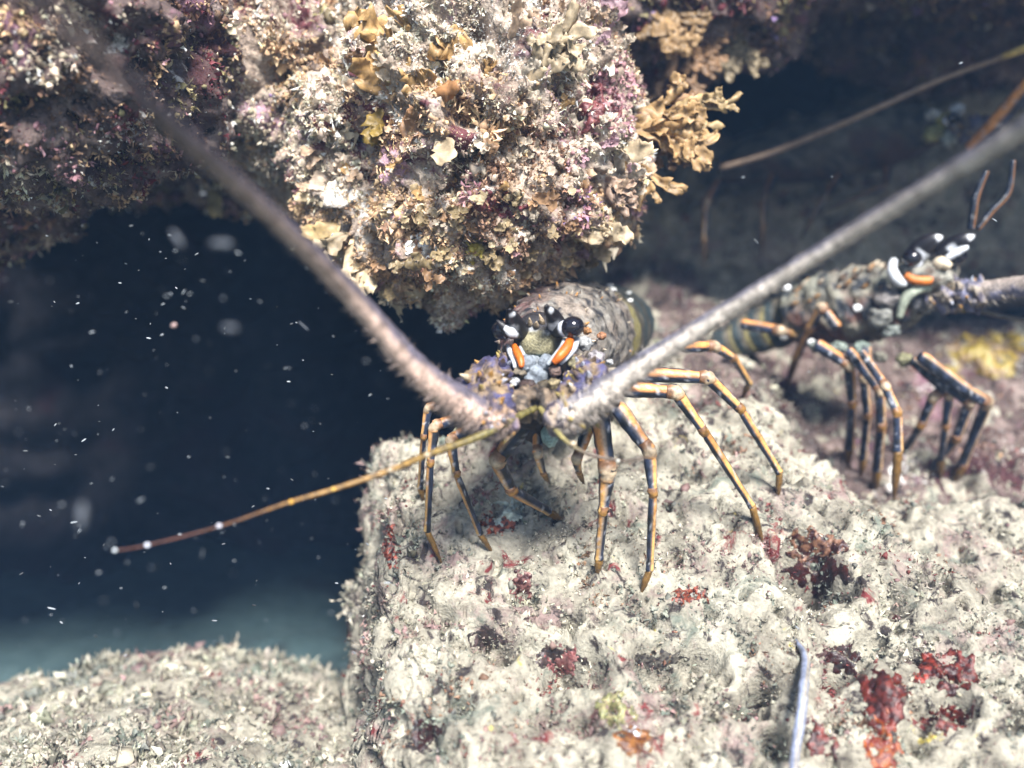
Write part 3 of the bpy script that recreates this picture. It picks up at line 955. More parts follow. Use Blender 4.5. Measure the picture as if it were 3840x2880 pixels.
def leg_colour(a0, wide, warm):
    def fn(t, a, v):
        da = np.abs((a - a0 + math.pi) % (2 * math.pi) - math.pi)
        w = smooth(wide + 0.12, wide - 0.06, da)
        dark = mixc(BLUE, INK, smooth(-0.2, 0.3, fbm(v, 0.006, 2)))
        stripe = mixc(ORANGE, (0.72, 0.45, 0.16), t * warm)
        stripe = mixc(stripe, (0.25, 0.10, 0.03), 0.35 * smooth(0.15, 0.45, fbm(v, 0.0035, 2, 3.0)))
        w = w * (1 - 0.15 * smooth(0.25, 0.45, fbm(v, 0.008, 2, 9.0)))
        c = mixc(dark, stripe, w)
        c = mixc(c, (0.45, 0.46, 0.50), 0.6 * smooth(0.42, 0.52, fbm(v, 0.0028, 2, 19.0)))
        return mixc(c, (0.62, 0.47, 0.33), 0.5 * smooth(0.12, 0.0, np.abs(da - wide - 0.1)))
    return fn


def hairs(parent, ends, rad, count, col, seed):
    rg = np.random.default_rng(seed)
    a, b = ends
    ax = (b - a) / np.linalg.norm(b - a)
    vs, fs = [], []
    for i in range(count):
        t = rg.random()
        n = rg.normal(size=3)
        n -= ax * (n @ ax)
        n /= np.linalg.norm(n)
        r0 = rad * (1 - 0.75 * t)
        p = a + (b - a) * t + n * r0 * 0.8
        d = n + ax * rg.uniform(0.2, 1.2)
        d /= np.linalg.norm(d)
        s = np.cross(ax, n)
        ln = rad * rg.uniform(0.5, 1.3)
        k = len(vs)
        vs += [p + s * ln * 0.06, p - s * ln * 0.06, p + ax * ln * 0.06, p + d * ln]
        fs += [(k, k + 1, k + 3), (k + 1, k + 2, k + 3), (k + 2, k, k + 3)]
    h = link('hairs', new_mesh('hairs', np.array(vs), fs, True, col), M['leg'], parent)
    h['kind'] = 'stuff'
    return h


def leg(parent, pts, a0=0.0, knee=1, tip=True, dim=1.0, wide=0.6, name='leg'):
    """pts: list of (px, py, depth, radius px); a ring sits at index knee; the last span is the dactyl"""
    w = np.array([P(a, b, d) for a, b, d, r in pts])
    rr = np.array([r * KPX * d * (0.95 if i < knee else 0.86 if i == knee else 0.74) for i, (a, b, d, r) in enumerate(pts)])
    k = len(pts) - 1 if tip else len(pts)
    segs_v, segs_f, segs_c, n0 = [], [], [], 0
    for i in range(k - 1):
        p0, p1 = w[i], w[i + 1]
        a, b = rr[i], rr[i + 1]
        ax = p1 - p0
        pp = [p0, p0 + 0.12 * ax, p0 + 0.5 * ax, p0 + 0.85 * ax, p1]
        r5 = [a * 0.8, a * 0.98, (a + b) * 0.5, b * 1.02, b * 1.15]
        v, f, c, _ = tube(pp, r5, leg_colour(a0, wide, 1.0 if i >= knee else 0.0), 26, 16, lump=0.10, lsize=0.006, flat=0.82)
        segs_v.append(v)
        segs_f += [tuple(z + n0 for z in q) for q in f]
        segs_c.append(c * dim)
        n0 += len(v)
    o = part(name, parent, np.concatenate(segs_v), segs_f, np.concatenate(segs_c), 'leg')
    for i in range(1, k):
        if i < knee or i > knee + 1:
            continue
        back = (w[i - 1] - w[i]) / np.linalg.norm(w[i - 1] - w[i])
        fwd = (w[i + 1] - w[i]) / np.linalg.norm(w[i + 1] - w[i]) if i + 1 < len(w) else -back
        g = rr[i] * (1.0 if i == knee else 0.8)
        v, f, c, _ = tube([w[i] + back * g * 1.5, w[i] + back * g * 0.5, w[i] + fwd * g * 0.3, w[i] + fwd * g * 1.1], [rr[i] * 1.0, rr[i] * 1.10, rr[i] * 1.04, rr[i] * 0.85],
                          lambda t, a, v: mixc(mixc((0.20, 0.10, 0.05), CREAMW if i == knee else GOLDL, smooth(0.15, 0.5, t)), (0.35, 0.18, 0.07), smooth(0.7, 1.0, t)) * (1 + 0.4 * fbm(v, 0.003, 2))[:, None], 14, 14, lump=0.2, lsize=0.003)
        part('joint', o, v, f, np.clip(c * dim, 0, 1), 'leg')
    if tip:
        v, f, c, _ = tube([w[k - 1], 0.5 * (w[k - 1] + w[k]), w[k]], [rr[k - 1] * 0.95, rr[k - 1] * 0.85, rr[k - 1] * 0.2],
                          lambda t, a, v: mixc((0.20, 0.11, 0.03), (0.08, 0.045, 0.02), t) * (1 + 0.3 * fbm(v, 0.002, 2))[:, None], 16, 10, lump=0.25, lsize=0.002)
        tp = part('claw_tip', o, v, f, np.clip(c * dim, 0, 1), 'leg')
        hairs(o, [w[k - 1], w[k]], rr[k - 1] * 0.9, 90, (0.16, 0.095, 0.04), int(pts[0][0]))
    return o


def foot(px, py, bvh=None, default=0.5):
    loc, _ = hit(bvh or low_bvh, px, py, default)
    return depth_of(loc) + 0.002


def legp(parent, xy, rad, d0, a0=0.0, knee=1, wide=0.6, dim=1.0, bow=0.012, df=None, max_off=None):
    d1 = foot(*xy[-1]) if df is None else df
    pl = np.array(xy, float)
    s = np.concatenate([[0], np.cumsum(np.linalg.norm(np.diff(pl, axis=0), axis=1))])
    s /= s[-1]
    pts = []
    for (a, b), r, t in zip(xy, rad, s):
        pts.append((a, b, d0 + (d1 - d0) * t - bow * math.sin(math.pi * min(1, t * 1.1)) * (1 if t < 1 else 0), r))
    return leg(parent, pts, a0, knee, True, dim, wide)


def cone_spine(parent, base, tip, r, c0, c1, name='spine', mat='shell'):
    base, tip = np.array(base), np.array(tip)
    v, f, c, _ = tube([base, base + 0.5 * (tip - base), tip], [r, r * 0.62, r * 0.06],
                      lambda t, a, v: mixc(c0, c1, smooth(0.35, 0.75, t)), 7, 8)
    return part(name, parent, v, f, c, mat)


def ellipsoid(name, parent, c, r, col, mat='shell', sub=3, axes=None, rough=0.0, seed=1, col2=None, w_fn=None):
    q, f, cc = blob_mesh(name, 1.0, seed, col, col2 if col2 is not None else col, sub, rough, 1.5)
    if w_fn is not None:
        cc = w_fn(q)
    ax = axes if axes is not None else (CX, CF, CU)
    v = np.array(c) + q[:, :1] * r[0] * ax[0] + q[:, 1:2] * r[1] * ax[1] + q[:, 2:] * r[2] * ax[2]
    return part(name, parent, v, f, np.clip(cc, 0.002, 0.9), mat)


def loft(secs, colfun, n=40, sides=40, lump=0.0, lsize=0.01, sub=None):
    """secs: (px, py, d, rx px, ry px) ellipses in the picture plane"""
    s = np.array([[*P(a, b, d), rx * KPX * d, ry * KPX * d] for a, b, d, rx, ry in secs])
    s = catmull(s, n)
    ang = np.linspace(0, 2 * math.pi, sides, endpoint=False)
    d = np.cos(ang)[None, :, None] * CX[None, None] * s[:, None, 3:4] + np.sin(ang)[None, :, None] * CU[None, None] * s[:, None, 4:5]
    v = (s[:, None, :3] + d).reshape(-1, 3)
    nrm = d / np.linalg.norm(d, axis=2)[:, :, None]
    if lump:
        v = v + nrm.reshape(-1, 3) * (lump * fbm(v, lsize, 3))[:, None]
    T = np.repeat(np.linspace(0, 1, n), sides)
    A = np.tile(ang, n)
    i = np.arange(n * sides).reshape(n, sides)
    j = np.roll(i, -1, axis=1)
    f = [tuple(int(z) for z in q) for q in np.stack([i[:-1], j[:-1], j[1:], i[1:]], -1).reshape(-1, 4)]
    f.append(tuple(int(z) for z in i[0][::-1]))
    f.append(tuple(int(z) for z in i[-1]))
    return v, f, np.clip(colfun(T, A, v), 0.002, 0.9), s, nrm


def flagellum(parent, pts, lower, upper, seed, bristle=260, blen=26, side=0.0, bcol=(0.56, 0.48, 0.41), tip_grey=0.0, a_split=0.0):
    w = np.array([P(a, b, d) for a, b, d, r in pts])
    rr = np.array([r * KPX * d for a, b, d, r in pts])

    def cf(t, a, v):
        n = fbm(v, 0.006, 2)
        k = smooth(-0.05, 0.5, np.sin(a - a_split) + 0.35 * n)
        lo = mixc(lower, (0.17, 0.15, 0.155), tip_grey * smooth(0.33, 0.72, t))
        up = mixc(upper, (0.075, 0.065, 0.085), tip_grey * smooth(0.33, 0.72, t))
        ring = 1 + 0.18 * np.sin(t * 420)
        return (lo * (1 - k)[:, None] + up * k[:, None]) * (ring * (1 + 0.25 * n))[:, None]
    v, f, c, (cc, r, tg, e1, e2) = tube(w, rr, cf, 150, 18, lump=0.10, lsize=0.006)
    o = part('flagellum', parent, v, f, c)
    rg = np.random.default_rng(seed)
    vs, fs, cs = [], [], []
    for i in range(bristle):
        t = rg.random() ** 1.5 * 0.98
        k = int(t * 149)
        a = side + rg.normal() * 0.95
        dr = math.cos(a) * e1[k] + math.sin(a) * e2[k]
        dr = dr + tg[k] * rg.uniform(0.2, 1.0) + 0.15 * rg.normal(size=3)
        dr /= np.linalg.norm(dr)
        b = cc[k] + (math.cos(a) * e1[k] + math.sin(a) * e2[k]) * r[k] * 0.9
        ln = r[k] * rg.uniform(0.35, 0.95) * blen / 26
        wd = ln * 0.045
        x = np.cross(dr, tg[k])
        x /= np.linalg.norm(x) + 1e-9
        y = np.cross(dr, x)
        if i % 14 == 0:                                         # a stouter spine in the row along the edge
            a = side + 0.25 * rg.normal()
            dr = math.cos(a) * e1[k] + math.sin(a) * e2[k] + 0.7 * tg[k]
            dr /= np.linalg.norm(dr)
            b = cc[k] + (math.cos(a) * e1[k] + math.sin(a) * e2[k]) * r[k] * 0.85
            ln, wd = r[k] * rg.uniform(0.7, 1.1), r[k] * 0.16
        n0 = len(vs)
        for q in range(3):
            an = 2.094 * q
            vs.append(b + wd * (math.cos(an) * x + math.sin(an) * y))
        vs.append(b + dr * ln)
        fs += [(n0, n0 + 1, n0 + 3), (n0 + 1, n0 + 2, n0 + 3), (n0 + 2, n0, n0 + 3)]
        cs += [np.array(bcol) * rg.uniform(0.6, 1.2)] * 4
    b = link('bristles', new_mesh('bristles', np.array(vs), fs, True, np.clip(np.array(cs), 0, 0.9)), M['shell'], o)
    b['kind'] = 'stuff'
    return o


def peduncle(parent, pts, seed, purple=(0.075, 0.07, 0.155), tan=(0.25, 0.175, 0.10), nsp=55, dim=1.0):
    w = np.array([P(a, b, d) for a, b, d, r in pts])
    rr = np.array([r * KPX * d for a, b, d, r in pts])

    def cf(t, a, v):
        n = smooth(-0.15, 0.25, fbm(v, 0.010, 3, seed))
        c = mixc(purple, tan, n)
        c = mixc(c, (0.05, 0.04, 0.06), smooth(0.12, 0.35, fbm(v, 0.006, 2, seed + 4)))
        return c * dim
    v, f, c, (cc, r, tg, e1, e2) = tube(w, rr, cf, 70, 36, lump=0.55, lsize=0.007)
    o = part('antenna_base', parent, v, f, c)
    rg = random.Random(seed)
    for i in range(nsp):
        k = rg.randint(3, 66)
        a = rg.uniform(-1.5, 1.5)
        dr = math.cos(a) * e1[k] + math.sin(a) * e2[k]
        b = cc[k] + dr * r[k] * 0.8
        sz = r[k] * rg.uniform(0.22, 0.5)
        tipc = rg.choice([(0.45, 0.24, 0.06), (0.50, 0.42, 0.30), (0.36, 0.27, 0.08), (0.45, 0.47, 0.56), (0.12, 0.08, 0.05)])
        basec = rg.choice([tan, purple, (0.45, 0.34, 0.22)])
        d2 = dr + 0.6 * tg[k]
        d2 /= np.linalg.norm(d2)
        cone_spine(o, b, b + d2 * sz * 1.7, sz * 0.55, np.array(basec) * dim, np.array(tipc) * dim)
    return o


# ------------------------------------------------------------------ lobster facing the camera
L1 = empty('spiny_lobster', P(2100, 1700, 0.50), 'spiny lobster facing the camera beneath the overhang, long antennae spread in a wide V', 'lobster')


def carapace_col(t, a, v):
    n = fbm(v, 0.02, 3)
    c = mixc((0.25, 0.205, 0.168), (0.18, 0.163, 0.14), smooth(-0.3, 0.3, n))
    c = mixc(c, (0.14, 0.06, 0.06), 0.8 * smooth(0.2, -0.7, np.cos(a)))         # shadowed left flank, painted in as maroon
    c = mixc(c, (0.07, 0.06, 0.055), 0.65 * smooth(0.1, 0.45, fbm(v, 0.012, 3, 37.0)))
    c = mixc(c, (0.02, 0.02, 0.025), smooth(0.22, 0.36, fbm(v, 0.0045, 2, 7.0)))
    c = mixc(c, (0.30, 0.28, 0.25), 0.7 * smooth(0.36, 0.5, fbm(v, 0.005, 2, 27.0)))
    return c


v, f, c, secs, nrm = loft([(2015, 1345, .452, 85, 80), (2035, 1315, .465, 150, 130), (2080, 1290, .485, 205, 180), (2120, 1270, .510, 225, 205), (2150, 1258, .540, 222, 205), (2175, 1250, .565, 200, 190)],
                          carapace_col, 70, 72, 0.0026, 0.007)
car = part('carapace', L1, v, f, c)
rg = random.Random(8)
for i in range(120):
    k = rg.randint(6, 62)
    j = rg.randint(0, 71)
    a = 2 * math.pi * j / 72
    if math.sin(a) < -0.35:
        continue
    b = secs[k, :3] + secs[k, 3] * math.cos(a) * CX + secs[k, 4] * math.sin(a) * CU
    dr = nrm[k, j] * 0.8 - CF * 0.8
    dr /= np.linalg.norm(dr)
    sz = rg.uniform(0.0018, 0.0042)
    cone_spine(car, b - dr * 0.0008, b + dr * sz, sz * 0.36, (0.30, 0.22, 0.16), rg.choice([(0.62, 0.30, 0.08), (0.68, 0.58, 0.44), (0.06, 0.05, 0.05)]))


def segment_col(seed):
    def fn(t, a, v):
        c = mixc((0.045, 0.042, 0.034), (0.13, 0.11, 0.08), smooth(-0.3, 0.3, fbm(v, 0.01, 3, seed)))
        c = mixc(c, (0.03, 0.045, 0.05), smooth(0.25, 0.45, t) * smooth(0.8, 0.6, t))
        return mixc(c, (0.125, 0.105, 0.035), smooth(0.07, 0.03, t))
    return fn


for i, (x, y, d, rx, ry) in enumerate(((2216, 1242, .560, 202, 170), (2244, 1228, .576, 196, 160))):
    v, f, c, s_, n_ = loft([(x - 12, y + 4, d, rx * 0.98, ry * 0.98), (x, y, d + .008, rx, ry), (x + 20, y - 8, d + .022, rx * .97, ry * .97), (x + 40, y - 14, d + .034, rx * .85, ry * .85)], segment_col(i), 16, 44, 0.001, 0.01)
    sg = part('tail_segment', L1, v, f, c)
    for ang, sz in ((1.15, 13), (0.75, 9), (1.9, 10)):
        p = np.array(P(x + rx * math.cos(ang + 0.2 * i), y - ry * math.sin(ang + 0.2 * i), d + 0.004))
        ellipsoid('white_spot', sg, p, [sz * KPX * d * 1.2, sz * KPX * d * 0.4, sz * KPX * d * 0.8], (0.8, 0.8, 0.78), 'shell', 2)

# face: dark mask plate, pale brow, antennular plate
def face_col(q):
    up = q[:, 2]
    c = mixc((0.30, 0.27, 0.16), (0.025, 0.022, 0.025), smooth(0.05, 0.30, up))
    c = mixc(c, (0.03, 0.025, 0.025), smooth(0.55, 0.8, np.abs(q[:, 0])))
    c = mixc(c, (0.02, 0.05, 0.06), smooth(-0.55, -0.75, up))
    return mixc(c, (0.72, 0.74, 0.78), smooth(0.05, 0.0, np.abs(up - 0.22 + 0.25 * q[:, 0])) * (np.abs(q[:, 0]) < 0.5))


ellipsoid('face_plate', L1, P(2018, 1265, .447), (0.0125, 0.010, 0.0130), INK, 'shell', 4, w_fn=face_col)
ellipsoid('antennule_plate', L1, P(2012, 1405, .436), (0.0090, 0.010, 0.0090), (0.15, 0.17, 0.20), 'shell', 4, rough=0.25, seed=3, col2=(0.26, 0.29, 0.32))
for px in (1975, 2050):
    ellipsoid('plate_lobe', L1, P(px, 1362, .430), (0.0044, 0.005, 0.0042), (0.24, 0.27, 0.31), 'shell', 3, rough=0.2, seed=px)

# horns over the eyes: black with white bands
def horn(parent, pts, bands, scale=1.0, name='horn'):
    w = np.array([P(a, b, d) for a, b, d, r in pts])
    rr = np.array([r * KPX * d for a, b, d, r in pts])

    def cf(t, a, v):
        c = np.tile(np.array((0.012, 0.010, 0.012)), (len(t), 1))
        for b0, b1, aa in bands:
            k = smooth(b0 - 0.03, b0 + 0.02, t) * smooth(b1 + 0.03, b1 - 0.02, t) * smooth(0.95, 0.65, np.abs(a - aa) + 1.5 * np.abs(t - 0.5 * (b0 + b1)))
            c = mixc(c, (0.66, 0.68, 0.72), k)
        return c
    v, f, c, _ = tube(w, rr, cf, 30, 18, flat=0.8)
    return part(name, parent, v, f, c, 'leg', 'black horn with white bands')


horn(L1, [(1965, 1262, .445, 34), (1945, 1235, .437, 36), (1925, 1200, .429, 30), (1915, 1175, .423, 20), (1910, 1158, .419, 5)], [(0.36, 0.52, -0.8), (0.74, 0.86, 0.3)])
horn(L1, [(2075, 1248, .445, 34), (2088, 1222, .437, 36), (2075, 1188, .429, 30), (2058, 1165, .423, 20), (2045, 1145, .419, 5)], [(0.30, 0.48, -0.7), (0.74, 0.86, 0.5), (0.02, 0.14, -0.9)])
for a, b, t in (((1990, 1235, .442), (1985, 1190, .434), 0), ((2040, 1228, .442), (2022, 1178, .434), 1), ((2010, 1232, .440), (2012, 1205, .432), 2)):
    cone_spine(L1, P(*a), P(*b), 0.0022, (0.03, 0.025, 0.025), (0.65, 0.50, 0.33), 'brow_spine')


def eye(parent, px, py, d, r, ang, stalk_to, dim=1.0):
    ax = (math.cos(ang) * CX + math.sin(ang) * CU, CF, -math.sin(ang) * CX + math.cos(ang) * CU)
    k = KPX * d
    v, f, c, _ = tube([P(*stalk_to), P(0.5 * (px + stalk_to[0]), 0.5 * (py + stalk_to[1]), d + .003), P(px, py, d + .002)], [r * k * 0.6, r * k * 0.72, r * k * 0.7],
                      lambda t, a, v: mixc((0.02, 0.02, 0.02), (0.60, 0.62, 0.68), smooth(0.45, 0.55, t) * smooth(0.85, 0.7, t)), 14, 16)
    st = part('eye_stalk', parent, v, f, c, 'leg')
    q = ellipsoid('eye', st, P(px, py, d), (r * k, r * k * 0.95, r * k * 0.92), (0.008, 0.007, 0.010), 'gloss', 4, ax)
    return st


eye(L1, 2147, 1226, .428, 44, 0.35, (2085, 1240, .440))
eye(L1, 1880, 1240, .434, 38, 2.8, (1950, 1250, .443))
# white brow wedge at the left eye
horn(L1, [(1945, 1262, .436, 12), (1915, 1245, .430, 24), (1885, 1222, .428, 16), (1862, 1200, .428, 4)], [(0.15, 0.6, 0.0)], name='eye_guard')

for pts in ([(2140, 1268, .430, 14), (2128, 1300, .425, 20), (2100, 1335, .422, 19), (2075, 1362, .422, 12)], [(1928, 1295, .436, 10), (1938, 1320, .430, 16), (1952, 1350, .426, 15), (1956, 1378, .424, 9)]):
    v, f, c, _ = tube([P(a, b, d) for a, b, d, r in pts], [r * KPX * d for a, b, d, r in pts], const((0.50, 0.12, 0.012)), 20, 12)
    part('orange_stripe', L1, v, f, c, 'leg', 'orange stripe below the eye')
    v, f, c, _ = tube([P(a + 24 * (1 if a > 2010 else -1), b + 2, d + .004) for a, b, d, r in pts], [r * 0.75 * KPX * d for a, b, d, r in pts], const((0.50, 0.52, 0.56)), 20, 12)
    part('pale_stripe', L1, v, f, c, 'leg', 'pale grey rim beside the orange stripe')
    v, f, c, _ = tube([P(a - 22 * (1 if a > 2010 else -1), b + 6, d + .002) for a, b, d, r in pts], [r * 0.6 * KPX * d for a, b, d, r in pts], const((0.36, 0.40, 0.44)), 20, 12)
    part('pale_stripe', L1, v, f, c, 'leg', 'pale grey rim beside the orange stripe')

# cheek knobs
rg = random.Random(4)
for i, (x, y, d, r, c1) in enumerate([(2190, 1290, .440, 30, (0.62, 0.62, 0.62)), (2235, 1345, .438, 34, (0.55, 0.50, 0.52)), (2150, 1360, .430, 26, (0.50, 0.44, 0.26)), (2195, 1390, .428, 26, (0.50, 0.42, 0.28)),
                                      (2285, 1357, .440, 14, (0.78, 0.78, 0.78)), (2080, 1390, .426, 24, (0.36, 0.24, 0.20)), (1950, 1395, .428, 24, (0.34, 0.28, 0.20)), (2255, 1260, .448, 16, (0.55, 0.25, 0.12)),
                                      (2200, 1240, .446, 16, (0.60, 0.28, 0.10)), (1835, 1375, .436, 26, (0.40, 0.31, 0.12)), (1930, 1432, .420, 18, (0.76, 0.77, 0.80)), (1860, 1420, .424, 18, (0.48, 0.33, 0.10)),
                                      (2140, 1412, .420, 17, (0.60, 0.45, 0.12)), (2215, 1420, .420, 16, (0.65, 0.50, 0.14)), (1975, 1455, .424, 34, (0.10, 0.06, 0.05)), (2045, 1460, .424, 36, (0.12, 0.09, 0.05)), (2075, 1440, .418, 24, (0.45, 0.36, 0.20))]):
    ellipsoid('knob', L1, P(x, y, d), (r * KPX * d, r * KPX * d, r * KPX * d * 0.9), np.array(c1) * 0.75, 'shell', 3, rough=0.45, seed=i + 2, col2=np.array(c1) * 0.3)

peduncle(L1, [(1930, 1385, .448, 50), (1850, 1415, .434, 72), (1820, 1470, .418, 84), (1850, 1530, .406, 78), (1885, 1572, .400, 58)], 3)
peduncle(L1, [(2105, 1385, .448, 50), (2185, 1415, .434, 70), (2215, 1465, .418, 84), (2165, 1525, .406, 78), (2110, 1562, .400, 58)], 5)
v, f, c, _ = tube([P(1885, 1560, .408), P(2000, 1505, .412), P(2110, 1550, .408)], [0.006, 0.0075, 0.006], lambda t, a, v: mixc((0.22, 0.16, 0.11), (0.05, 0.038, 0.03), smooth(-0.15, 0.2, fbm(v, 0.005, 3))), 40, 26, lump=0.6, lsize=0.006)
part('mouth_bridge', L1, v, f, c)

flagellum(L1, [(1895, 1588, .400, 46), (1840, 1572, .396, 58), (1740, 1520, .390, 62), (1560, 1380, .370, 52), (1300, 1085, .335, 40), (1000, 790, .28, 36), (700, 520, .228, 35), (400, 250, .182, 35), (150, 40, .152, 35), (-250, -300, .125, 35)],
          (0.74, 0.53, 0.43), (0.13, 0.115, 0.15), 1, 2400, 28, -1.0, bcol=(0.50, 0.38, 0.32), tip_grey=0.8, a_split=0.3)  # two-tone shell; pinkish lower side lightened further, as if lit
flagellum(L1, [(2085, 1572, .400, 46), (2130, 1555, .396, 56), (2230, 1495, .392, 56), (2450, 1340, .38, 42), (2750, 1150, .36, 34), (3100, 930, .335, 31), (3500, 685, .30, 33), (3840, 480, .27, 36), (4250, 240, .24, 38)],
          (0.68, 0.60, 0.52), (0.15, 0.145, 0.18), 2, 2600, 28, 1.0, bcol=(0.52, 0.45, 0.39), tip_grey=0.3, a_split=math.pi - 0.3)  # two-tone shell; the pale lower side is lightened as if lit here too

peduncle(L1, [(1915, 1592, .402, 40), (1885, 1588, .399, 60), (1835, 1567, .396, 66), (1800, 1550, .394, 56)], 15, (0.16, 0.12, 0.16), (0.36, 0.24, 0.16), 22)
peduncle(L1, [(2062, 1580, .402, 40), (2090, 1572, .399, 56), (2138, 1550, .396, 62), (2168, 1532, .394, 52)], 17, (0.17, 0.15, 0.18), (0.40, 0.31, 0.23), 22)

# antennules
def antennule(pts, nodes, cf):
    w = [P(a, b, d) for a, b, d, r in pts]
    v, f, c, _ = tube(w, [r * KPX * d for a, b, d, r in pts], cf, 90, 10)
    o = part('antennule', L1, v, f, c, 'leg')
    for px, py, d, r, col in nodes:
        ellipsoid('antennule_joint', o, P(px, py, d), (r * KPX * d * 0.8, r * KPX * d * 0.65, r * KPX * d * 0.7), col, 'leg', 2, rough=0.2, seed=px)
    return o


antennule([(2010, 1530, .405, 12), (1930, 1568, .398, 15), (1850, 1612, .390, 16), (1750, 1655, .384, 15), (1605, 1705, .375, 13), (1460, 1765, .365, 11), (1250, 1835, .358, 9), (1080, 1885, .352, 7), (820, 1975, .346, 5), (550, 2045, .34, 4), (420, 2066, .338, 3)],
          [(1602, 1706, .373, 15, CREAMW), (1462, 1763, .363, 14, CREAMW), (1250, 1834, .357, 11, (0.60, 0.38, 0.08)), (1092, 1882, .351, 12, (0.62, 0.34, 0.05)), (822, 1972, .345, 13, (0.75, 0.72, 0.80)), (552, 2044, .339, 12, (0.72, 0.75, 0.85)), (431, 2063, .338, 11, (0.6, 0.66, 0.7))],
          lambda t, a, v: mixc(mixc((0.12, 0.10, 0.03), (0.22, 0.115, 0.025), smooth(0.2, 0.6, t)) * (1 + 0.45 * np.sin(t * 330))[:, None], (0.075, 0.02, 0.008), smooth(0.62, 0.85, t)))
antennule([(2025, 1530, .405, 10), (2055, 1570, .398, 12), (2085, 1612, .393, 11), (2130, 1660, .388, 9), (2200, 1700, .384, 7), (2290, 1722, .382, 6), (2360, 1728, .380, 5), (2440, 1712, .378, 4)],
          [(2150, 1664, .386, 16, CREAMW), (2318, 1728, .380, 8, (0.7, 0.68, 0.6))],
          lambda t, a, v: mixc((0.26, 0.22, 0.08), (0.10, 0.07, 0.05), smooth(0.3, 0.6, t)))

# mouthparts between the legs
ellipsoid('mouthpart', L1, P(2062, 1630, .425), (0.0042, 0.005, 0.0060), (0.36, 0.50, 0.47), 'shell', 3, rough=0.2, seed=9)
ellipsoid('mouthpart', L1, P(2020, 1575, .440), (0.016, 0.015, 0.012), (0.045, 0.03, 0.025), 'shell', 3, rough=0.3, seed=2)

# walking legs
legp(L1, [(1990, 1560), (1862, 1725), (1918, 1838), (2058, 1918), (2110, 1955)], [44, 34, 30, 22, 18], .430, 0.80, 1, 0.36)
legp(L1, [(2018, 1580), (2016, 1700), (2038, 1775), (2060, 1812)], [26, 22, 16, 12], .435, 0.74, 1, df=.445)
legp(L1, [(2215, 1585), (2162, 1722), (2170, 1770), (2190, 1815)], [26, 22, 16, 12], .435, -0.74, 1, df=.445)
legp(L1, [(2245, 1530), (2278, 1770), (2262, 1915), (2246, 2094), (2238, 2158)], [40, 36, 26, 22, 18], .428, 0.48, 1, 0.40)
legp(L1, [(2310, 1520), (2436, 1690), (2449, 1850), (2436, 2138), (2400, 2235)], [36, 30, 24, 19, 17], .436, -0.61, 1, 0.44)
legp(L1, [(2330, 1455), (2535, 1470), (2640, 1618), (2820, 1898), (2866, 2052)], [36, 30, 24, 19, 16], .452, -0.35, 1, 0.48)
legp(L1, [(2380, 1400), (2655, 1415), (2776, 1533), (2922, 1770), (2918, 1868)], [34, 28, 24, 19, 16], .470, -0.48, 1, 0.48)
legp(L1, [(2560, 1300), (2678, 1298), (2752, 1342), (2810, 1437), (2782, 1492)], [26, 24, 20, 17, 14], .520, -0.35, 1, 0.48)
legp(L1, [(1770, 1600), (1690, 1650), (1712, 1778), (1800, 2002), (1850, 2080)], [30, 24, 19, 16, 14], .436, 0.80, 1, 0.40)
legp(L1, [(1740, 1560), (1628, 1598), (1614, 1738), (1602, 1992), (1660, 2120)], [26, 24, 19, 16, 14], .450, 0.80, 1, 0.40)
legp(L1, [(1680, 1500), (1606, 1530), (1588, 1640), (1576, 1830), (1590, 1890)], [22, 20, 16, 14, 12], .470, 0.80, 1, 0.40)

# ------------------------------------------------------------------ lobster on the right, turned sideways
L2 = empty('spiny_lobster', P(3300, 1500, 0.62), 'spiny lobster turned sideways on the right-hand rock, head with black and white horns', 'lobster')


def body2(t, a, v):
    c = mixc((0.20, 0.16, 0.11), (0.36, 0.33, 0.26), smooth(-0.3, 0.35, fbm(v, 0.022, 3, 3.0)))
    c = mixc(c, (0.16, 0.07, 0.05), smooth(0.1, 0.4, fbm(v, 0.03, 2, 11.0)))
    c = mixc(c, (0.34, 0.36, 0.30), 0.6 * smooth(0.2, -0.8, a))
    return mixc(c, (0.035, 0.04, 0.05), smooth(0.12, 0.36, fbm(v, 0.010, 2, 15.0))) * 0.72


axis2 = [(2960, 1185, .660, 95), (3060, 1170, .648, 125), (3180, 1150, .636, 138), (3300, 1130, .622, 130), (3410, 1095, .610, 108), (3500, 1065, .602, 70)]
v, f, c, (cc, r2, tg2, e12, e22) = tube([P(a, b, d) for a, b, d, r in axis2], [r * KPX * d for a, b, d, r in axis2], body2, 70, 48, lump=0.20, lsize=0.010)
car2 = part('carapace', L2, v, f, c)
rg = random.Random(21)
for i in range(46):
    k = rg.randint(6, 47)
    a = rg.uniform(-0.2, 2.2)
    dr = math.cos(a) * e12[k] + math.sin(a) * e22[k]
    if np.dot(dr, CU) < -0.2:
        dr = dr - 2 * np.dot(dr, CU) * CU
    b = cc[k] + dr * r2[k] * 0.97
    d2 = dr + 0.9 * tg2[k]
    d2 /= np.linalg.norm(d2)
    sz = rg.uniform(0.004, 0.009)
    cone_spine(car2, b, b + d2 * sz, sz * 0.3, (0.22, 0.15, 0.10), rg.choice([(0.62, 0.33, 0.12), (0.66, 0.56, 0.42), (0.05, 0.05, 0.06)]))
for (x, y, s) in ((2950, 1078, 18), (3216, 1155, 17), (2940, 1262, 16), (3044, 1285, 17)):
    ellipsoid('white_spot', car2 if x > 2990 else L2, P(x, y, .600 if x > 3100 else .622), (s * KPX * .6, s * KPX * .3, s * KPX * .55), (0.8, 0.8, 0.8), 'shell', 2)
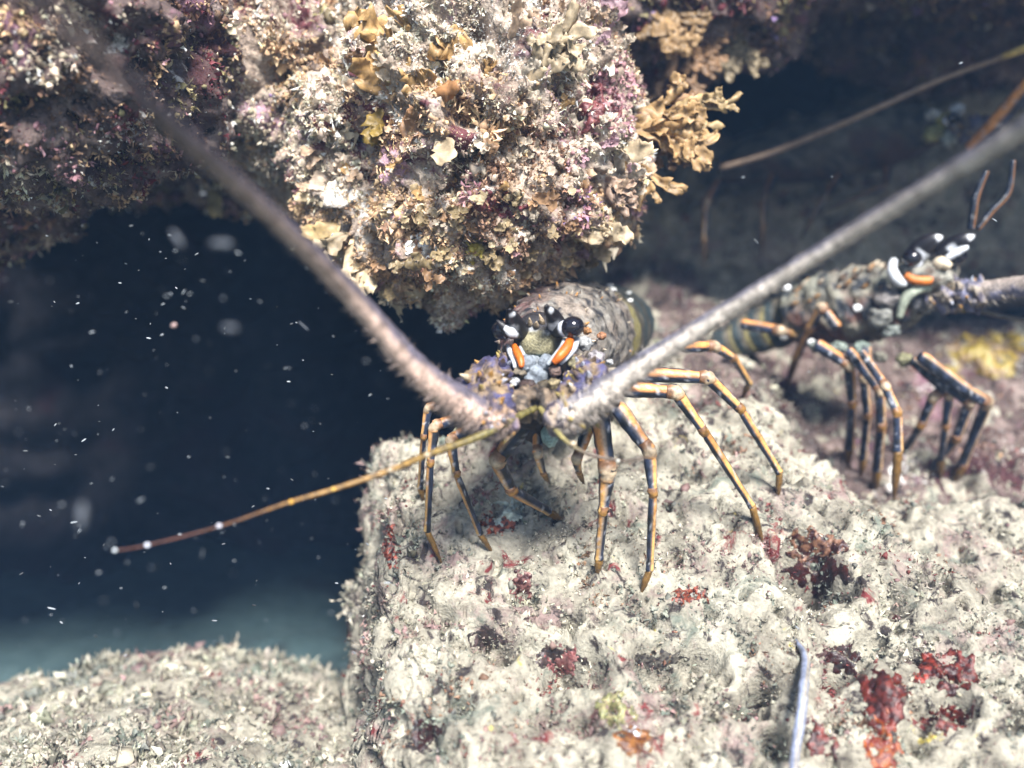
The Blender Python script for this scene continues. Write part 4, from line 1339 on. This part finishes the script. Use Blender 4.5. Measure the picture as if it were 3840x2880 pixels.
for i, (x, y, r) in enumerate(((2915, 1215, 92), (2850, 1238, 86), (2785, 1262, 78), (2725, 1285, 66))):
    v, f, c, _ = tube([P(x + 45, y - 15, .668), P(x + 20, y - 8, .672), P(x - 15, y + 5, .676), P(x - 40, y + 14, .680)], [r * .9 * KPX * .67, r * KPX * .67, r * KPX * .67, r * .9 * KPX * .67], segment_col(5 + i), 14, 28, lump=0.05)
    part('tail_segment', L2, v, f, c)
# head
ellipsoid('head', L2, P(3470, 1040, .596), (0.020, 0.020, 0.014), (0.34, 0.33, 0.28), 'shell', 4, rough=0.25, seed=6, col2=(0.10, 0.07, 0.05))
horn(L2, [(3420, 975, .588, 40), (3460, 930, .582, 42), (3500, 900, .576, 30), (3540, 888, .572, 6)], [(0.15, 0.35, 0.3), (0.8, 0.95, 0)])
horn(L2, [(3530, 960, .582, 38), (3575, 925, .576, 38), (3615, 900, .570, 28), (3660, 882, .566, 6)], [(0.25, 0.5, 0.2), (0.8, 0.95, 0)])
eye(L2, 3420, 968, .582, 36, 0.2, (3450, 1010, .592))
eye(L2, 3590, 960, .578, 34, 0.4, (3550, 985, .590))
for pts, col, lab in (([(3352, 975, .590, 14), (3345, 1015, .586, 20), (3370, 1055, .584, 20), (3400, 1066, .584, 10)], (0.52, 0.54, 0.57), 'white crescent behind the eye'),
                      ([(3395, 1030, .582, 12), (3430, 1050, .580, 17), (3480, 1052, .578, 17), (3515, 1040, .578, 10)], (0.48, 0.14, 0.02), 'orange stripe below the eye'),
                      ([(3505, 1000, .578, 20), (3530, 985, .574, 24), (3560, 1000, .574, 16)], (0.62, 0.52, 0.38), 'cream rostral plate'),
                      ([(3550, 970, .572, 12), (3590, 945, .570, 16), (3625, 925, .570, 12)], (0.50, 0.52, 0.56), 'white band on the horn')):
    v, f, c, _ = tube([P(a, b, d) for a, b, d, r in pts], [r * KPX * d for a, b, d, r in pts], const(col), 20, 12)
    part('face_stripe', L2, v, f, c, 'leg', lab)
v, f, c, _ = tube([P(3370, 1190, .595), P(3395, 1120, .588), P(3440, 1085, .584), P(3490, 1080, .584)], [0.0022, 0.0034, 0.0034, 0.002], const((0.42, 0.46, 0.36)), 24, 12)
part('cheek_rim', L2, v, f, c)
for i, (x, y, r, c1) in enumerate([(3330, 1120, 45, (0.42, 0.38, 0.36)), (3300, 1190, 42, (0.40, 0.40, 0.36)), (3440, 1130, 38, (0.34, 0.33, 0.34)), (3470, 1150, 30, (0.50, 0.48, 0.44)), (3340, 1240, 30, (0.42, 0.46, 0.42)),
                                    (3140, 1310, 34, (0.36, 0.42, 0.36)), (3230, 1310, 36, (0.36, 0.44, 0.38)), (3390, 1350, 30, (0.38, 0.36, 0.20)), (3060, 1300, 26, (0.30, 0.33, 0.30)), (3300, 1340, 26, (0.30, 0.28, 0.22))]):
    ellipsoid('knob', L2, P(x, y, .597 + 0.006 * (y > 1200)), (r * KPX * .6, r * KPX * .6, r * KPX * .5), np.array(c1) * 0.7, 'shell', 3, rough=0.45, seed=i + 30, col2=np.array(c1) * 0.3)
peduncle(L2, [(3470, 1100, .595, 40), (3560, 1110, .585, 55), (3640, 1105, .575, 55), (3700, 1090, .568, 46)], 9, (0.16, 0.16, 0.24), (0.36, 0.30, 0.24), 24)
flagellum(L2, [(3680, 1095, .570, 42), (3780, 1080, .560, 40), (3900, 1065, .545, 38), (4300, 1010, .50, 36)], (0.30, 0.25, 0.22), (0.16, 0.16, 0.24), 6, 120, 26, 1.0)
v, f, c, _ = tube([P(3660, 1160, .575), P(3760, 1185, .57), P(3860, 1200, .565)], [.0022, .0018, .0012], const((0.05, 0.04, 0.03)), 20, 10)
part('antennule', L2, v, f, c, 'leg')
for pts in ([(3640, 860, .572, 13), (3650, 790, .57, 15), (3660, 735, .568, 14), (3700, 640, .565, 10)], [(3665, 860, .572, 10), (3720, 790, .57, 12), (3780, 720, .568, 12), (3800, 600, .565, 9)]):
    v, f, c, _ = tube([P(a, b, d) for a, b, d, r in pts], [r * KPX * d for a, b, d, r in pts], lambda t, a, v: leg_colour(0.9, 0.3, 0)(t, a, v) * 0.45, 30, 10)
    part('antennule', L2, v, f, c, 'leg')

legp(L2, [(2780, 1215), (2930, 1240), (2960, 1250), (2985, 1262)], [22, 22, 18, 14], .625, -0.80, 1, 0.40, df=.615)
legp(L2, [(3140, 1230), (3080, 1150), (3034, 1236), (2986, 1340), (2938, 1478)], [22, 22, 24, 22, 20], .605, 0.80, 1, 0.40, bow=0.03)
legp(L2, [(3060, 1290), (3183, 1368), (3196, 1515), (3184, 1680), (3178, 1752)], [26, 24, 22, 24, 18], .585, -0.80, 1, 0.40, bow=0.02)
legp(L2, [(3180, 1310), (3300, 1465), (3304, 1600), (3288, 1760), (3284, 1842)], [20, 22, 24, 24, 18], .580, -0.80, 1, 0.36, bow=0.02)
legp(L2, [(3230, 1320), (3320, 1450), (3366, 1550), (3368, 1690), (3352, 1880)], [16, 20, 22, 24, 18], .572, -0.80, 1, 0.36, bow=0.02)
legp(L2, [(3450, 1335), (3625, 1465), (3702, 1510), (3605, 1750), (3580, 1810)], [26, 24, 26, 24, 18], .580, -0.80, 2, 0.32, bow=0.015)
legp(L2, [(3480, 1400), (3636, 1508), (3585, 1645), (3500, 1755), (3480, 1790)], [18, 24, 24, 22, 16], .590, -0.80, 1, 0.32, bow=0.015)
legp(L2, [(3560, 1440), (3500, 1490), (3455, 1593), (3400, 1680), (3388, 1700)], [20, 22, 22, 20, 16], .600, -0.80, 1, 0.28, bow=0.01)

legp(L2, [(3250, 1300), (3240, 1420), (3252, 1560), (3236, 1720), (3230, 1790)], [20, 20, 20, 20, 16], .590, -0.8, 1, 0.3, bow=0.015)
legp(L2, [(3420, 1350), (3560, 1480), (3545, 1600), (3530, 1720), (3525, 1800)], [20, 20, 20, 20, 16], .592, -0.8, 1, 0.3, bow=0.015)

# ------------------------------------------------------------------ lobster deep in the dark hollow
L3 = empty('spiny_lobster', P(3200, 800, 0.80), 'dim lobster deep in the dark hollow above the right antenna', 'lobster')
axis3 = [(2700, 640, .80, 50), (2850, 600, .79, 95), (3050, 560, .775, 125), (3250, 520, .76, 125), (3420, 490, .745, 100), (3530, 470, .735, 60)]
v, f, c, (cc, r3, tg3, e13, e23) = tube([P(a, b, d) for a, b, d, r in axis3], [r * KPX * d for a, b, d, r in axis3], lambda t, a, v: body2(t, a, v) * 0.4, 40, 30, lump=0.08)  # body colours darkened to paint in the gloom of the hollow
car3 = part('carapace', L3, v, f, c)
for i, (x, y, r, c1) in enumerate([(3500, 430, 26, (0.6, 0.62, 0.6)), (3545, 455, 34, (0.45, 0.42, 0.10)), (3590, 410, 26, (0.62, 0.68, 0.76)), (3560, 520, 34, (0.44, 0.50, 0.46)), (3500, 500, 34, (0.30, 0.30, 0.12)), (3605, 485, 20, (0.55, 0.30, 0.22))]):
    ellipsoid('knob', L3, P(x, y, .70), (r * KPX * .7, r * KPX * .7, r * KPX * .6), c1, 'shell', 3, rough=0.4, seed=i + 50, col2=np.array(c1) * 0.4)
eye(L3, 3570, 445, .69, 24, 0.3, (3530, 460, .71))
peduncle(L3, [(3540, 500, .71, 36), (3620, 490, .69, 42), (3680, 470, .67, 38)], 12, (0.10, 0.10, 0.16), (0.25, 0.20, 0.15), 12)
v, f, c, _ = tube([P(3650, 560, .66), P(3740, 460, .64), P(3850, 330, .62), P(4000, 150, .60)], [.007, .0065, .006, .005], leg_colour(-0.9, 0.5, 0), 40, 14)
part('flagellum', L3, v, f, c, 'leg')
v, f, c, _ = tube([P(2700, 630, .70), P(2900, 570, .69), P(3200, 445, .67), P(3500, 310, .65), P(3720, 228, .63), P(3860, 175, .61)], [.0022, .0024, .0024, .0022, .0022, .003],
                  lambda t, a, v: mixc((0.22, 0.15, 0.10), (0.62, 0.45, 0.15), smooth(0.84, 0.88, t)), 60, 10)
part('antennule', L3, v, f, c, 'leg')
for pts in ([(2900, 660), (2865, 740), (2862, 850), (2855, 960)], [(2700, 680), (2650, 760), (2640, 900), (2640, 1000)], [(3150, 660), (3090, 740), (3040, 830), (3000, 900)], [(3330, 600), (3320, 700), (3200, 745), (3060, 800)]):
    legp(L3, pts, [22, 18, 14, 10], .76, 0.6, 1, 0.30, df=.75, dim=0.3)  # leg colours darkened for the same gloom

# ------------------------------------------------------------------ drifting particles
def fleck_mesh(p, ln, wd, dirv, rgn):
    n = np.cross(dirv, rgn.normal(size=3))
    n /= np.linalg.norm(n) + 1e-9
    b = np.cross(dirv, n)
    t = np.array([-1, -0.5, 0.5, 1.0])
    r = np.array([0.15, 0.9, 1.0, 0.2])
    vs = [p + dirv * ln * 0.5 * a + wd * 0.5 * q * (math.cos(x) * n + math.sin(x) * b) for a, q in zip(t, r) for x in np.linspace(0, 2 * math.pi, 5, endpoint=False)]
    i = np.arange(20).reshape(4, 5)
    j = np.roll(i, -1, 1)
    f = np.stack([i[:-1], j[:-1], j[1:], i[1:]], -1).reshape(-1, 4)
    return np.array(vs), f


rp = np.random.default_rng(77)
vs, fs, n0 = [], [], 0
for i in range(330):
    px, py = rp.uniform(0, 1500), rp.uniform(820, 2560)
    if i > 290:
        px, py = rp.uniform(0, 3840), rp.uniform(200, 2700)
    d = rp.uniform(0.28, 0.50)
    k = KPX * d
    a = rp.normal() * 0.6
    dv = math.cos(a) * CX + math.sin(a) * CU + 0.3 * rp.normal() * CF
    dv /= np.linalg.norm(dv)
    s = np.exp(rp.normal() * 0.6) * 0.8
    v, f = fleck_mesh(P(px, py, d), 10 * s * k, 3.6 * k * min(s, 1.6), dv, rp)
    vs.append(v)
    fs.append(f + n0)
    n0 += len(v)
link('drifting_specks', new_mesh('drifting_specks', np.concatenate(vs), np.concatenate(fs), True, np.repeat(rp.uniform(0.05, 0.5, (330, 1)) * np.array((0.92, 1.0, 1.08)), 20, axis=0)), M['fleck'], label='tiny pale specks drifting in the dark water', cat='specks', kind='stuff')
for px, py, d, ln, wd, a, lab in ((665, 895, .26, 80, 26, -1.0, 'elongated grey fleck drifting under the left overhang'), (830, 915, .25, 90, 32, -0.05, 'blurred grey fleck right of the elongated one'),
                                  (862, 1230, .25, 62, 26, -0.1, 'hazy oval fleck in the middle of the dark water'), (308, 1935, .24, 105, 40, 1.5, 'bright upright oval fleck in the dark water at left'),
                                  (652, 1220, .36, 24, 20, 0.5, 'small pinkish grain in the dark water'), (1138, 1222, .38, 52, 8, -0.75, 'thin curved white thread left of the antenna')):
    dv = math.cos(a) * CX + math.sin(a) * CU
    v, f = fleck_mesh(np.array(P(px, py, d)), ln * KPX * d, wd * KPX * d, dv, rp)
    link('drifting_fleck', new_mesh('drifting_fleck', v, f, True, (0.10, 0.11, 0.13) if 'pink'  not in lab else (0.45, 0.32, 0.3)), M['fleck'], label=lab, cat='fleck')

# ------------------------------------------------------------------ hazy water
bm = bmesh.new()
bmesh.ops.create_cube(bm, size=1.0)
hz = bpy.data.meshes.new('haze')
for w in bm.verts:
    w.co = Vector((w.co.x * 6.6, w.co.y * 6.6, -1.45 if w.co.z < 0 else 1.6))
bm.to_mesh(hz)
bm.free()
hm = bpy.data.materials.new('water_haze')
hm.use_nodes = True
hn = hm.node_tree.nodes
hn.remove(hn['Principled BSDF'])
pv = hn.new('ShaderNodeVolumePrincipled')
pv.inputs['Color'].default_value = (0.26, 0.48, 0.88, 1)
pv.inputs['Density'].default_value = 0.043
hm.node_tree.links.new(pv.outputs[0], hn['Material Output'].inputs['Volume'])
link('haze', hz, hm, label='blue hazy sea water filling the whole scene', cat='water', kind='stuff')
